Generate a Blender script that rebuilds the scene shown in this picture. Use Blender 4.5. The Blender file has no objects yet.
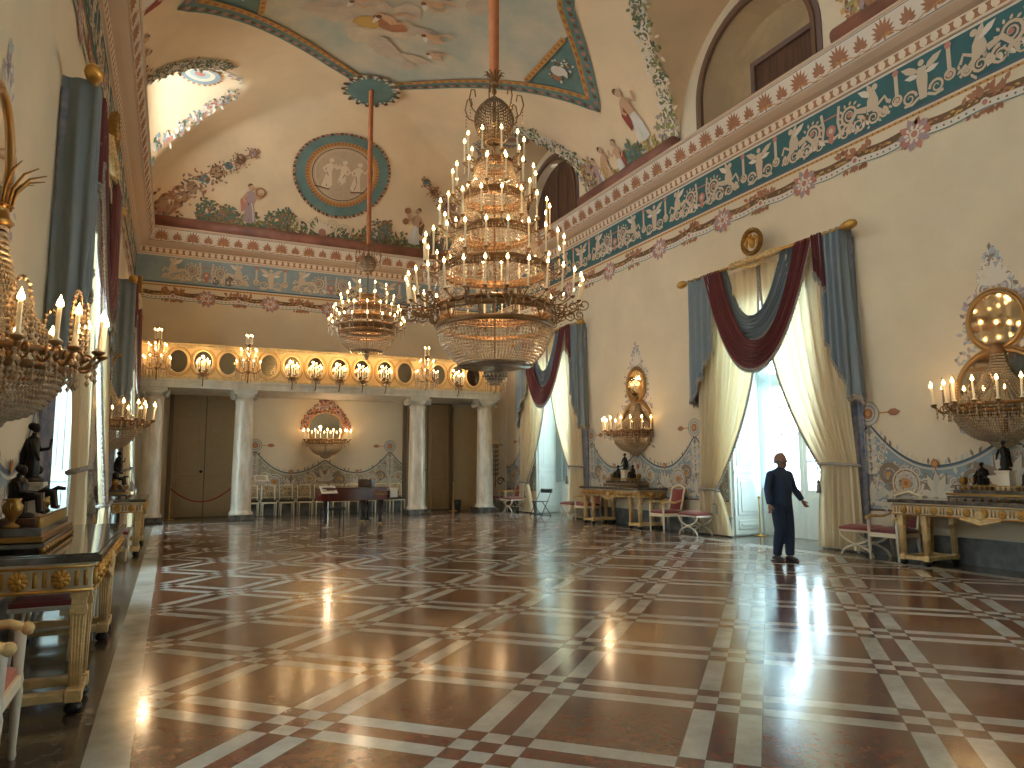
import bpy, math, random
from math import sin, cos, pi, sqrt, atan2, hypot, radians as RAD
from mathutils import Vector as V, Matrix
random.seed(11)
SC = bpy.context.scene
COL = SC.collection
rnd = random.uniform

# ------------------------------------------------------------------ materials
def lin(c):
    r = []
    for x in c:
        x = x / 255.0
        r.append(x / 12.92 if x <= .04045 else ((x + .055) / 1.055) ** 2.4)
    return r + [1.0]

def mat(name, col, rough=.55, metal=0, var=0, scale=6, bump=0, bscale=40, spec=.5, coat=0, col2=None, trans=0, emit=0, ecol=None, sheen=0, detail=4, stretch=None):
    m = bpy.data.materials.new(name); m.use_nodes = True
    nt = m.node_tree; N = nt.nodes; L = nt.links
    b = N['Principled BSDF']; out = N['Material Output']
    c = lin(col)
    b.inputs['Base Color'].default_value = c
    b.inputs['Roughness'].default_value = rough
    b.inputs['Metallic'].default_value = metal
    b.inputs['Specular IOR Level'].default_value = spec
    b.inputs['Coat Weight'].default_value = coat
    b.inputs['Coat Roughness'].default_value = .08
    if sheen: b.inputs['Sheen Weight'].default_value = sheen
    if var or bump or col2:
        tc = N.new('ShaderNodeTexCoord'); mp = N.new('ShaderNodeMapping')
        L.new(tc.outputs['Object'], mp.inputs[0])
        if stretch: mp.inputs['Scale'].default_value = stretch
    if var or col2:
        n = N.new('ShaderNodeTexNoise'); n.inputs['Scale'].default_value = scale; n.inputs['Detail'].default_value = detail
        n.inputs['Roughness'].default_value = .6
        L.new(mp.outputs[0], n.inputs['Vector'])
        r = N.new('ShaderNodeValToRGB')
        c2 = lin(col2) if col2 else [min(1, x * (1 + var)) for x in c[:3]] + [1]
        c1 = c if col2 else [x * (1 - var) for x in c[:3]] + [1]
        r.color_ramp.elements[0].position = .34; r.color_ramp.elements[1].position = .66
        r.color_ramp.elements[0].color = c1; r.color_ramp.elements[1].color = c2
        L.new(n.outputs['Fac'], r.inputs[0]); L.new(r.outputs[0], b.inputs['Base Color'])
    if bump:
        n2 = N.new('ShaderNodeTexNoise'); n2.inputs['Scale'].default_value = bscale; n2.inputs['Detail'].default_value = 3
        L.new(mp.outputs[0], n2.inputs['Vector'])
        bp = N.new('ShaderNodeBump'); bp.inputs['Strength'].default_value = bump; bp.inputs['Distance'].default_value = .02
        L.new(n2.outputs['Fac'], bp.inputs['Height']); L.new(bp.outputs[0], b.inputs['Normal'])
    if emit:
        b.inputs['Emission Color'].default_value = lin(ecol or col); b.inputs['Emission Strength'].default_value = emit
        m.cycles.emission_sampling = 'NONE'
    if trans:
        t = N.new('ShaderNodeBsdfTranslucent'); mx = N.new('ShaderNodeMixShader'); mx.inputs[0].default_value = trans
        t.inputs[0].default_value = c
        L.new(b.outputs[0], mx.inputs[1]); L.new(t.outputs[0], mx.inputs[2]); L.new(mx.outputs[0], out.inputs[0])
    return m

def glass_mat(name, tint=(235, 245, 245), gloss=.08):
    m = bpy.data.materials.new(name); m.use_nodes = True
    nt = m.node_tree; N = nt.nodes; L = nt.links; N.remove(N['Principled BSDF'])
    t = N.new('ShaderNodeBsdfTransparent'); t.inputs[0].default_value = lin(tint)
    g = N.new('ShaderNodeBsdfGlossy'); g.inputs['Roughness'].default_value = .03
    mx = N.new('ShaderNodeMixShader'); mx.inputs[0].default_value = gloss
    L.new(t.outputs[0], mx.inputs[1]); L.new(g.outputs[0], mx.inputs[2]); L.new(mx.outputs[0], N['Material Output'].inputs[0])
    return m

def floor_material():
    m = bpy.data.materials.new('inlaid marble floor'); m.use_nodes = True
    nt = m.node_tree; N = nt.nodes; L = nt.links; b = N['Principled BSDF']
    def mth(op, a, c=None, d=None):
        n = N.new('ShaderNodeMath'); n.operation = op
        for i, x in enumerate((a, c, d)):
            if x is None: continue
            if isinstance(x, (int, float)): n.inputs[i].default_value = x
            else: L.new(x, n.inputs[i])
        return n.outputs[0]
    def mix(f, a, c):
        n = N.new('ShaderNodeMix'); n.data_type = 'RGBA'
        if isinstance(f, (int, float)): n.inputs[0].default_value = f
        else: L.new(f, n.inputs[0])
        for k, x in ((6, a), (7, c)):
            if isinstance(x, (list, tuple)): n.inputs[k].default_value = x
            else: L.new(x, n.inputs[k])
        return n.outputs[2]
    def noise(scale, detail=5, rough=.6, vec=None):
        n = N.new('ShaderNodeTexNoise'); n.inputs['Scale'].default_value = scale; n.inputs['Detail'].default_value = detail
        n.inputs['Roughness'].default_value = rough
        L.new(vec or g.outputs['Position'], n.inputs['Vector']); return n.outputs['Fac']
    def ramp(f, *stops):
        r = N.new('ShaderNodeValToRGB'); e = r.color_ramp.elements
        while len(e) < len(stops): e.new(.5)
        for q, (p, c) in zip(e, stops): q.position = p; q.color = lin(c)
        L.new(f, r.inputs[0]); return r.outputs[0]
    g = N.new('ShaderNodeNewGeometry'); s = N.new('ShaderNodeSeparateXYZ'); L.new(g.outputs['Position'], s.inputs[0])
    x, y = s.outputs[0], s.outputs[1]
    k = 2 ** -.5; P = 1.195; W = .137
    d1 = mth('SUBTRACT', mth('MULTIPLY', mth('ADD', x, y), k), .185)
    d2 = mth('SUBTRACT', mth('MULTIPLY', mth('SUBTRACT', y, x), k), .30)
    def bands(d):
        w = mth('ABSOLUTE', mth('WRAP', d, P / 2, -P / 2))
        band = mth('LESS_THAN', w, 1.5 * W); core = mth('LESS_THAN', w, .5 * W)
        return band, mth('SUBTRACT', band, core), mth('FLOOR', mth('ADD', mth('DIVIDE', d, P), .5)), w
    b1, s1, i1, w1 = bands(d1); b2, s2, i2, w2 = bands(d2)
    light = mth('SUBTRACT', mth('ADD', s1, s2), mth('MULTIPLY', mth('MULTIPLY', s1, s2), 2))
    anyb = mth('MAXIMUM', b1, b2)
    cv = N.new('ShaderNodeCombineXYZ')
    L.new(mth('FLOOR', mth('DIVIDE', d1, P)), cv.inputs[0]); L.new(mth('FLOOR', mth('DIVIDE', d2, P)), cv.inputs[1])
    wn = N.new('ShaderNodeTexWhiteNoise'); wn.noise_dimensions = '2D'; L.new(cv.outputs[0], wn.inputs['Vector'])
    red = ramp(noise(9, 8, .75), (.3, (80, 42, 29)), (.5, (106, 62, 43)), (.7, (136, 90, 67)))
    olive = ramp(noise(11, 8, .75), (.3, (82, 51, 36)), (.5, (108, 72, 51)), (.7, (136, 99, 74)))
    field = mix(wn.outputs['Value'], red, olive)
    deep = ramp(noise(10, 7, .7), (.3, (84, 46, 36)), (.55, (108, 62, 48)), (.75, (130, 84, 66)))
    pale = ramp(noise(2.2, 7, .7), (.32, (152, 149, 138)), (.52, (174, 170, 160)), (.7, (190, 187, 178)))
    grey = ramp(noise(3.5, 9, .75), (.3, (44, 42, 40)), (.5, (86, 78, 70)), (.68, (128, 114, 98)))
    c = mix(anyb, field, deep); c = mix(light, c, pale)
    # borders
    inx = mth('MULTIPLY', mth('GREATER_THAN', x, -.12), mth('LESS_THAN', x, 10.02))
    iny = mth('MULTIPLY', mth('GREATER_THAN', y, 0.0), mth('LESS_THAN', y, 21.55))
    ins = mth('MULTIPLY', inx, iny)
    ox = mth('MULTIPLY', mth('GREATER_THAN', x, -.345), mth('LESS_THAN', x, 10.245))
    oy = mth('MULTIPLY', mth('GREATER_THAN', y, -.225), mth('LESS_THAN', y, 21.78))
    outs = mth('MULTIPLY', ox, oy)
    c = mix(ins, mix(outs, grey, pale), c)
    # worn joints between slabs
    jn = mth('MINIMUM', mth('ABSOLUTE', mth('SUBTRACT', w1, 1.5 * W)), mth('ABSOLUTE', mth('SUBTRACT', w2, 1.5 * W)))
    jo = mth('MULTIPLY', mth('LESS_THAN', jn, .004), ins)
    c = mix(mth('MULTIPLY', jo, .55), c, lin((50, 34, 26)))
    L.new(c, b.inputs['Base Color'])
    rg = ramp(noise(1.3, 4), (.3, (62, 62, 62)), (.7, (98, 98, 98)))
    L.new(rg, b.inputs['Roughness'])
    rr = N.new('ShaderNodeMath'); rr.operation = 'MULTIPLY'; L.new(noise(1.1, 5), rr.inputs[0]); rr.inputs[1].default_value = .26
    L.new(mth('ADD', rr.outputs[0], .025), b.inputs['Roughness'])
    b.inputs['Specular IOR Level'].default_value = .75
    bp = N.new('ShaderNodeBump'); bp.inputs['Strength'].default_value = .12; bp.inputs['Distance'].default_value = .012
    L.new(noise(2.6, 3, .5), bp.inputs['Height']); L.new(bp.outputs[0], b.inputs['Normal'])
    return m

M = {}
def mk(k, *a, **kw): M[k] = mat(k.replace('_', ' '), *a, **kw)
mk('wall', (220, 203, 174), .8, var=.05, scale=.9)
mk('vault', (232, 206, 170), .85, var=.07, scale=.6)
mk('cream', (228, 208, 180), .7)
mk('offwhite', (220, 207, 190), .7)
mk('pinkish', (206, 178, 152), .7)
mk('teal', (54, 98, 100), .7, var=.12, scale=2)
mk('tealpale', (104, 132, 128), .75, var=.12, scale=2)
mk('recess', (176, 152, 116), .8, var=.12, scale=1.5)  # browner than the wall: shade of the deep niche put into the colour
mk('dadowarm', (168, 156, 126), .75, var=.1, scale=2)
mk('friezecream', (204, 184, 158), .75)
mk('dadocream', (206, 196, 176), .75)
mk('dadopale', (190, 186, 174), .75)
mk('lavender', (176, 168, 172), .8)
mk('softline', (142, 122, 102), .75)
mk('bluegrey', (140, 156, 162), .75, var=.14, scale=1.6)
mk('paleblue', (166, 182, 182), .75)
mk('russet', (166, 112, 80), .7, var=.12)
mk('brownline', (112, 82, 56), .7)
mk('darkline', (74, 72, 70), .7)
mk('navyline', (82, 96, 106), .7)
mk('goldpaint', (198, 142, 74), .55)
mk('rosepaint', (186, 124, 108), .7)
mk('flesh', (206, 164, 130), .75)
mk('green1', (116, 118, 80), .8); mk('green2', (96, 108, 86), .8); mk('green3', (150, 144, 92), .8); mk('russetpale', (178, 142, 108), .8); mk('bluegreen', (92, 124, 126), .8)
mk('mauve', (170, 146, 146), .8); mk('redcloth', (152, 72, 58), .8); mk('white_p', (222, 214, 202), .8); mk('ochre', (196, 158, 88), .8)
mk('relief', (196, 172, 144), .8, var=.06)
mk('roll', (136, 88, 72), .55, var=.3, scale=1.2)
mk('sky', (160, 172, 162), .85, col2=(212, 196, 172), scale=.55, detail=6)
mk('cloud', (214, 196, 168), .85, col2=(188, 170, 152), scale=1.5)
mk('cloud2', (182, 166, 152), .85, col2=(210, 190, 160), scale=1.2)
mk('whitewood', (226, 232, 226), .45)
mk('stone', (222, 212, 194), .5, col2=(198, 184, 162), scale=1.1, stretch=(3, 3, .5), detail=7, coat=.1)
mk('marble_shaft', (226, 214, 194), .28, col2=(186, 170, 146), scale=2.2, stretch=(2.4, 2.4, .7), detail=8, coat=.3)
mk('marble_grey', (84, 88, 90), .3, col2=(132, 132, 128), scale=4, detail=8)
mk('marble_top', (64, 60, 56), .07, col2=(110, 102, 94), scale=9, detail=9, coat=.5)
mk('door', (152, 128, 94), .5, var=.06)
mk('doordark', (104, 84, 60), .5)
mk('brownwood', (92, 62, 44), .5, var=.3, scale=2, stretch=(1, 6, .6))
mk('archpaint', (112, 88, 80), .6)
mk('archglass', (60, 66, 66), .15)
mk('gold', (206, 158, 82), .36, .85, var=.12, scale=9)
mk('gilt', (222, 190, 134), .48, .25, var=.18, scale=14, bump=.25, bscale=60)
mk('giltwhite', (236, 224, 194), .45)
mk('bronze', (38, 32, 28), .38, .6, var=.2)
mk('bronze_gold', (150, 110, 54), .35, .8)
mk('crystal', (186, 164, 136), .15, .1, spec=1, var=.25, scale=30)
mk('crystal_dark', (136, 112, 86), .2, .3, spec=1, var=.35, scale=25)
mk('metal_dark', (132, 96, 60), .42, .6, var=.2)
mk('wax', (236, 220, 190), .5)
mk('flame', (255, 226, 170), emit=30, ecol=(255, 206, 130))
mk('terracotta', (186, 112, 70), .85, var=.12, scale=8)
mk('blue_cloth', (122, 134, 142), .8, sheen=.2, var=.05, scale=3)
mk('burgundy', (112, 48, 50), .75, sheen=.25, var=.08, scale=3)
mk('cream_cloth', (238, 220, 184), .8, trans=.36)
mk('sheer', (190, 202, 204), .8, trans=.45)
mk('fringe', (158, 150, 140), .85, var=.35, scale=45)
mk('lining', (160, 156, 160), .8, col2=(112, 124, 150), scale=9)
mk('red_velvet', (128, 48, 42), .75, sheen=.35)
mk('coral', (184, 92, 70), .75, sheen=.3)
mk('whitepaint', (214, 204, 184), .4)
mk('dark_cushion', (56, 54, 44), .7)
mk('piano', (92, 34, 26), .12, coat=.6, var=.3, scale=3)
mk('piano_dark', (34, 18, 15), .15, coat=.5)
mk('ivory', (222, 214, 196), .3)
mk('paper', (232, 230, 226), .7)
mk('steel', (190, 188, 182), .3, .9)
mk('brass', (190, 150, 80), .3, .9)
mk('rope', (140, 44, 38), .8)
mk('black', (24, 24, 26), .45)
mk('bin', (40, 48, 52), .5)
mk('skin', (158, 116, 98), .55)
mk('hair', (128, 118, 112), .8)
mk('navy', (40, 58, 86), .85, var=.1, scale=12)
mk('trouser', (34, 50, 78), .85)
mk('shoe', (46, 32, 28), .4)
mk('mask', (70, 62, 60), .8)
mk('frame_gold', (176, 132, 78), .4, .6)
mk('mirror', (214, 208, 196), .04, 1.0)
mk('mirror_dark', (150, 140, 120), .1, 1.0)
mk('flowers', (178, 160, 160), .85, col2=(120, 116, 128), scale=12)
mk('gallery', (238, 200, 140), .7)
M['glass'] = glass_mat('window glass')
M['dimglass'] = glass_mat('dimmed window glass', (222, 222, 214))  # greyer tint added to cut the daylight through the upper arches
M['floor'] = floor_material()

# ------------------------------------------------------------------ mesh builder
class MB:
    def __init__(s): s.v = []; s.f = []; s.m = []; s.s = []
    def add(s, vs, fs, mi=0, sm=False):
        b = len(s.v); s.v += [tuple(p) for p in vs]
        for f in fs: s.f.append([i + b for i in f]); s.m.append(mi); s.s.append(sm)
    def box(s, c, d, mi=0, rot=None):
        hx, hy, hz = d[0] / 2, d[1] / 2, d[2] / 2
        P = [V((sx * hx, sy * hy, sz * hz)) for sz in (-1, 1) for sy in (-1, 1) for sx in (-1, 1)]
        if rot is not None: P = [rot @ p for p in P]
        s.add([p + V(c) for p in P], [(0, 2, 3, 1), (4, 5, 7, 6), (0, 1, 5, 4), (2, 6, 7, 3), (0, 4, 6, 2), (1, 3, 7, 5)], mi)
        return s
    def bb(s, x0, x1, y0, y1, z0, z1, mi=0): return s.box(((x0 + x1) / 2, (y0 + y1) / 2, (z0 + z1) / 2), (abs(x1 - x0), abs(y1 - y0), abs(z1 - z0)), mi)
    def lathe(s, prof, n=16, c=(0, 0, 0), a0=0, a1=2 * pi, mi=0, sm=True, sx=1, sy=1):
        full = abs(a1 - a0 - 2 * pi) < 1e-6; k = n if full else n + 1
        vs = []
        for r, z in prof:
            for i in range(k):
                a = a0 + (a1 - a0) * i / n
                vs.append((c[0] + r * sx * cos(a), c[1] + r * sy * sin(a), c[2] + z))
        fs = []
        for j in range(len(prof) - 1):
            for i in range(n):
                i2 = (i + 1) % k
                fs.append((j * k + i, j * k + i2, (j + 1) * k + i2, (j + 1) * k + i))
        s.add(vs, fs, mi, sm); return s
    def tube(s, pts, r=.01, n=6, mi=0, sm=True, closed=False):
        pts = [V(p) for p in pts]; m = len(pts)
        rs = r if isinstance(r, (list, tuple)) else [r] * m
        vs = []; up = V((0, 0, 1)); prev = None
        for i, p in enumerate(pts):
            if closed: t = pts[(i + 1) % m] - pts[i - 1]
            else: t = pts[min(i + 1, m - 1)] - pts[max(i - 1, 0)]
            if t.length < 1e-9: t = V((0, 0, 1))
            t.normalize()
            if prev is None: a = t.cross(up if abs(t.z) < .95 else V((1, 0, 0))).normalized()
            else:
                a = prev - t * prev.dot(t)
                a = a.normalized() if a.length > 1e-6 else t.cross(up).normalized()
            prev = a; b = t.cross(a)
            for j in range(n):
                q = 2 * pi * j / n; vs.append(p + (a * cos(q) + b * sin(q)) * rs[i])
        fs = []
        for i in range(m if closed else m - 1):
            i2 = (i + 1) % m
            for j in range(n):
                j2 = (j + 1) % n; fs.append((i * n + j, i * n + j2, i2 * n + j2, i2 * n + j))
        if not closed: fs += [tuple(range(n))[::-1], tuple(range((m - 1) * n, m * n))]
        s.add(vs, fs, mi, sm); return s
    def ball(s, c, r, n=10, m=7, mi=0, sm=True, rot=None):
        rx, ry, rz = r if isinstance(r, (tuple, list)) else (r, r, r)
        vs = [V((0, 0, -rz))]
        for j in range(1, m):
            t = -pi / 2 + pi * j / m
            for i in range(n):
                a = 2 * pi * i / n; vs.append(V((rx * cos(t) * cos(a), ry * cos(t) * sin(a), rz * sin(t))))
        vs.append(V((0, 0, rz))); fs = []
        for i in range(n): fs.append((0, 1 + (i + 1) % n, 1 + i))
        for j in range(m - 2):
            for i in range(n):
                a = 1 + j * n + i; b = 1 + j * n + (i + 1) % n; fs.append((a, b, b + n, a + n))
        e = len(vs) - 1
        for i in range(n): fs.append((e, 1 + (m - 2) * n + i, 1 + (m - 2) * n + (i + 1) % n))
        if rot is not None: vs = [rot @ v for v in vs]
        s.add([v + V(c) for v in vs], fs, mi, sm); return s
    def octa(s, c, r, h=None, mi=0):
        h = h or r; x, y, z = c
        s.add([(x + r, y, z), (x, y + r, z), (x - r, y, z), (x, y - r, z), (x, y, z + h), (x, y, z - h)],
              [(0, 1, 4), (1, 2, 4), (2, 3, 4), (3, 0, 4), (1, 0, 5), (2, 1, 5), (3, 2, 5), (0, 3, 5)], mi)
    def strand(s, pts, step, r, mi=0):
        pts = [V(p) for p in pts]; L = [(pts[i + 1] - pts[i]).length for i in range(len(pts) - 1)]
        tot = sum(L); n = max(1, int(tot / step))
        for k in range(n + 1):
            d = tot * k / n; i = 0
            while i < len(L) - 1 and d > L[i]: d -= L[i]; i += 1
            s.octa(pts[i].lerp(pts[i + 1], min(1, d / max(L[i], 1e-9))), r, r * 1.3, mi)
    def grid(s, fn, nu, nv, mi=0, sm=True, closeu=False):
        vs = [fn(i / nu, j / nv) for j in range(nv + 1) for i in range(nu + (0 if closeu else 1))]
        k = nu if closeu else nu + 1
        s.add(vs, [(j * k + i, j * k + (i + 1) % k, (j + 1) * k + (i + 1) % k, (j + 1) * k + i) for j in range(nv) for i in range(nu)], mi, sm); return s
    def prism(s, poly, z0, z1, mi=0, mp=None):
        n = len(poly); mp = mp or (lambda x, y, z: (x, y, z))
        vs = [mp(x, y, z0) for x, y in poly] + [mp(x, y, z1) for x, y in poly]
        s.add(vs, [tuple(range(n))[::-1], tuple(range(n, 2 * n))] + [(i, (i + 1) % n, n + (i + 1) % n, n + i) for i in range(n)], mi); return s
    def xf(s, mtx):
        s.v = [tuple(mtx @ V(p)) for p in s.v]; return s
    def build(s, name, mats, parent=None, bevel=0, kind=None, label=None, loc=None):
        me = bpy.data.meshes.new(name); me.from_pydata(s.v, [], s.f)
        if not isinstance(mats, (list, tuple)): mats = [mats]
        for m in mats: me.materials.append(M[m] if isinstance(m, str) else m)
        me.polygons.foreach_set('material_index', s.m); me.polygons.foreach_set('use_smooth', s.s); me.update()
        o = bpy.data.objects.new(name, me); COL.objects.link(o)
        if parent is not None: o.parent = parent
        if loc is not None: o.location = loc
        if bevel:
            b = o.modifiers.new('soft edges', 'BEVEL'); b.width = bevel; b.segments = 2; b.limit_method = 'ANGLE'
        if kind: o['kind'] = kind
        elif 'bead' in name: o['kind'] = 'stuff'
        if label: o['label'] = label
        return o

def tag(o, label, cat, group=None):
    o['label'] = label; o['category'] = cat
    if group: o['group'] = group
    return o
def thing(name, label, cat, loc=(0, 0, 0), rz=0, group=None):
    o = bpy.data.objects.new(name, None); COL.objects.link(o); o.empty_display_size = .1
    o.location = loc; o.rotation_euler = (0, 0, rz); return tag(o, label, cat, group)
def dup(o, label=None, loc=None, rz=None, parent=None, scale=None, group=None):
    c = o.copy(); COL.objects.link(c)
    if parent is not None: c.parent = parent
    if label: c['label'] = label
    if group: c['group'] = group
    if loc is not None: c.location = loc
    if rz is not None: c.rotation_euler = (0, 0, rz)
    if scale is not None: c.scale = scale
    for ch in list(o.children): dup(ch, parent=c)
    return c
def lerp(a, b, t): return a + (b - a) * t

# ------------------------------------------------------------------ painted ornament on a surface: map(u, v, height)
class Orn:
    def __init__(s, mp, mats, base=.006, step=.004): s.mp = mp; s.mats = list(mats); s.mb = MB(); s.base = base; s.step = step; s.seq = 0
    def mi(s, m):
        if m not in s.mats: s.mats.append(m)
        return s.mats.index(m)
    def h(s, l): s.seq += 1; return s.base + l * s.step + (s.seq % 7) * .0004
    def poly(s, pts, m, l=0):
        h = s.h(l); s.mb.add([s.mp(u, v, h) for u, v in pts], [tuple(range(len(pts)))], s.mi(m))
    def disc(s, u, v, r, m, l=1, n=12, asp=1):
        s.poly([(u + r * asp * cos(2 * pi * i / n), v + r * sin(2 * pi * i / n)) for i in range(n)], m, l)
    def ring(s, u, v, r0, r1, m, l=1, n=24, asp=1):
        h = s.h(l); vs = []
        for i in range(n):
            a = 2 * pi * i / n
            vs += [s.mp(u + r0 * asp * cos(a), v + r0 * sin(a), h), s.mp(u + r1 * asp * cos(a), v + r1 * sin(a), h)]
        s.mb.add(vs, [(2 * i, 2 * i + 1, (2 * i + 3) % (2 * n), (2 * i + 2) % (2 * n)) for i in range(n)], s.mi(m))
    def rib(s, pts, w, m, l=1, taper=False):
        h = s.h(l); n = len(pts); vs = []
        for i, (u, v) in enumerate(pts):
            a = pts[max(i - 1, 0)]; b = pts[min(i + 1, n - 1)]; du, dv = b[0] - a[0], b[1] - a[1]; q = hypot(du, dv) or 1
            ww = (w[i] if isinstance(w, (list, tuple)) else w) / 2
            if taper: ww *= 1 - .75 * i / (n - 1)
            vs += [s.mp(u - dv / q * ww, v + du / q * ww, h), s.mp(u + dv / q * ww, v - du / q * ww, h)]
        s.mb.add(vs, [(2 * i, 2 * i + 1, 2 * i + 3, 2 * i + 2) for i in range(n - 1)], s.mi(m))
    def spiral(s, u, v, r, turns, a0, d, w, m, l=1, n=26, line=None):
        pts = []
        for i in range(n):
            t = i / (n - 1); a = a0 + d * turns * 2 * pi * t; q = r * (1 - .82 * t)
            pts.append((u + q * cos(a), v + q * sin(a)))
        if line: s.rib(pts, w * 1.32, line, l - .5, True)
        s.rib(pts, w, m, l, True)
    def leaf(s, u, v, ln, wd, a, m, l=1):
        c, q = cos(a), sin(a)
        P = [(0, 0), (.3, .42), (.62, .46), (1, 0), (.62, -.46), (.3, -.42)]
        s.poly([(u + c * x * ln - q * y * wd, v + q * x * ln + c * y * wd) for x, y in P], m, l)
    def fan(s, u, v, r, n, a0, a1, wd, m, l=1, line=None):
        for i in range(n):
            t = i / (n - 1); a = lerp(a0, a1, t)
            if line: s.leaf(u - .02 * cos(a), v - .02 * sin(a), r * (.72 + .28 * sin(pi * t)) + .05, wd * 1.4, a, line, l - .6)
            s.leaf(u, v, r * (.72 + .28 * sin(pi * t)), wd, a, m, l)
    def bush(s, u, v, ru, rv, n, mats, l=1, sz=.08):
        for i in range(n):
            a = rnd(0, 2 * pi); q = sqrt(rnd(0, 1))
            s.leaf(u + ru * q * cos(a), v + rv * q * sin(a), sz * rnd(.7, 1.6), sz * rnd(.5, .9), rnd(0, 2 * pi), random.choice(mats), l + rnd(0, 1))
    def figure(s, u, v, h, dress='mauve', scarf='redcloth', f=1, l=2, skin='flesh', hair='brownline'):
        q = lambda x, y: (u + f * x * h, v + y * h)
        s.poly([q(-.16, .02), q(.02, -.01), q(.17, .03), (q(.12, .3)), q(.07, .52), q(-.06, .52), q(-.11, .3)], dress, l)
        s.poly([q(-.08, .5), q(.08, .5), q(.1, .76), q(0, .82), q(-.1, .76)], skin if dress == 'white_p' else dress, l + .3)
        s.rib([q(.07, .74), q(.2, .64), q(.27, .8)], h * .06, skin, l + .6); s.rib([q(-.08, .74), q(-.18, .6), q(-.1, .5)], h * .06, skin, l + .6)
        s.poly([q(-.09, .76), q(-.24, .55), q(-.2, .25), q(-.12, .3), q(-.06, .6)], scarf, l - .2)
        s.rib([q(-.05, .5), q(.02, .3), q(-.02, .05)], h * .02, 'brownline', l + .7)
        s.rib([q(.03, .5), q(.08, .3), q(.1, .05)], h * .02, 'white_p', l + .7)
        s.disc(*q(.01, .9), h * .075, skin, l + .5); s.disc(*q(-.02, .94), h * .065, hair, l + .4)
    def build(s, name, parent=None, kind=None): return s.mb.build(name, s.mats, parent, kind=kind)
# ------------------------------------------------------------------ the hall: dimensions
XL, XR, YB, YF = -1.25, 10.95, 24.7, -3.0
XC, AV, DE, ZS, RI = 4.85, 6.1, 5.0, 9.1, 3.5
WIN = (1.75, 10.85, 19.95); WW, HP = 2.52, 2.9
def WR(u, v, o=0): return (XR - o, u, v)
def WL(u, v, o=0): return (XL + o, u, v)
def WB(u, v, o=0): return (u, YB - o, v)
def struct(o, label=None, cat=None):
    o['kind'] = 'structure'
    if label: o['label'] = label
    if cat: o['category'] = cat
    return o

def vmain(x, y):
    gx = sqrt(max(0, 1 - ((x - XC) / AV) ** 2))
    dy = max(0, min(YB - .1 - y, y - YF))
    gy = sqrt(max(0, 1 - (1 - min(dy / DE, 1)) ** 2))
    return ZS + RI * min(gx, gy)
def vpen(y):
    b = 0
    for c in WIN:
        t = 1 - ((y - c) / WW) ** 2
        if t > 0: b = max(b, ZS + HP * sqrt(t))
    return b
def vault(x, y): return max(vmain(x, y), vpen(y))

# floor
mb = MB(); mb.bb(XL - 1.2, XR + 1.3, YF - .2, YB + .2, -.12, 0)
struct(mb.build('floor', 'floor'), 'polished brown marble floor inlaid with pale crossing bands', 'floor')

# painted outline of the ceiling picture (plan), one quarter mirrored twice
Q = [(4.85, 19.75), (6.2, 18.75), (7.3, 17.75), (8.4, 16.75), (9.92, 15.4), (8.95, 14.4), (7.9, 13.4), (7.3, 12.3), (7.05, 10.85)]
def mirror_outline(q):
    r = [(x, y) for x, y in q]
    r += [(x, 2 * 10.85 - y) for x, y in q[::-1][1:]]
    return r + [(2 * XC - x, y) for x, y in r[::-1][1:-1]]
OUT = mirror_outline(Q)
def inside(x, y, P):
    c = False; n = len(P); j = n - 1
    for i in range(n):
        if (P[i][1] > y) != (P[j][1] > y) and x < (P[j][0] - P[i][0]) * (y - P[i][1]) / (P[j][1] - P[i][1]) + P[i][0]: c = not c
        j = i
    return c
xs = [XC - (AV + .02) * cos(pi * i / 120) for i in range(121)]
ys = [YF + DE - DE * cos(pi / 2 * i / 22) for i in range(22)]
y0, y1 = YF + DE, YB - .1 - DE
ys += [lerp(y0, y1, i / 250) for i in range(251)]
ys += [YB - .1 - DE + DE * sin(pi / 2 * i / 40) for i in range(1, 41)]
mb = MB()
mb.v = [(x, y, vault(x, y)) for y in ys for x in xs]
nx = len(xs)
for j in range(len(ys) - 1):
    for i in range(nx - 1):
        x, y = (xs[i] + xs[i + 1]) / 2, (ys[j] + ys[j + 1]) / 2
        k = 0
        if y > 2 and inside(x, y, OUT): k = 2 if abs(x - XC) > 3.42 else 1
        mb.f.append([j * nx + i, (j + 1) * nx + i, (j + 1) * nx + i + 1, j * nx + i + 1]); mb.m.append(k); mb.s.append(True)
struct(mb.build('ceiling', ['vault', 'sky', 'tealpale']), 'cream vaulted ceiling with painted sky panel', 'ceiling')

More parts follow.
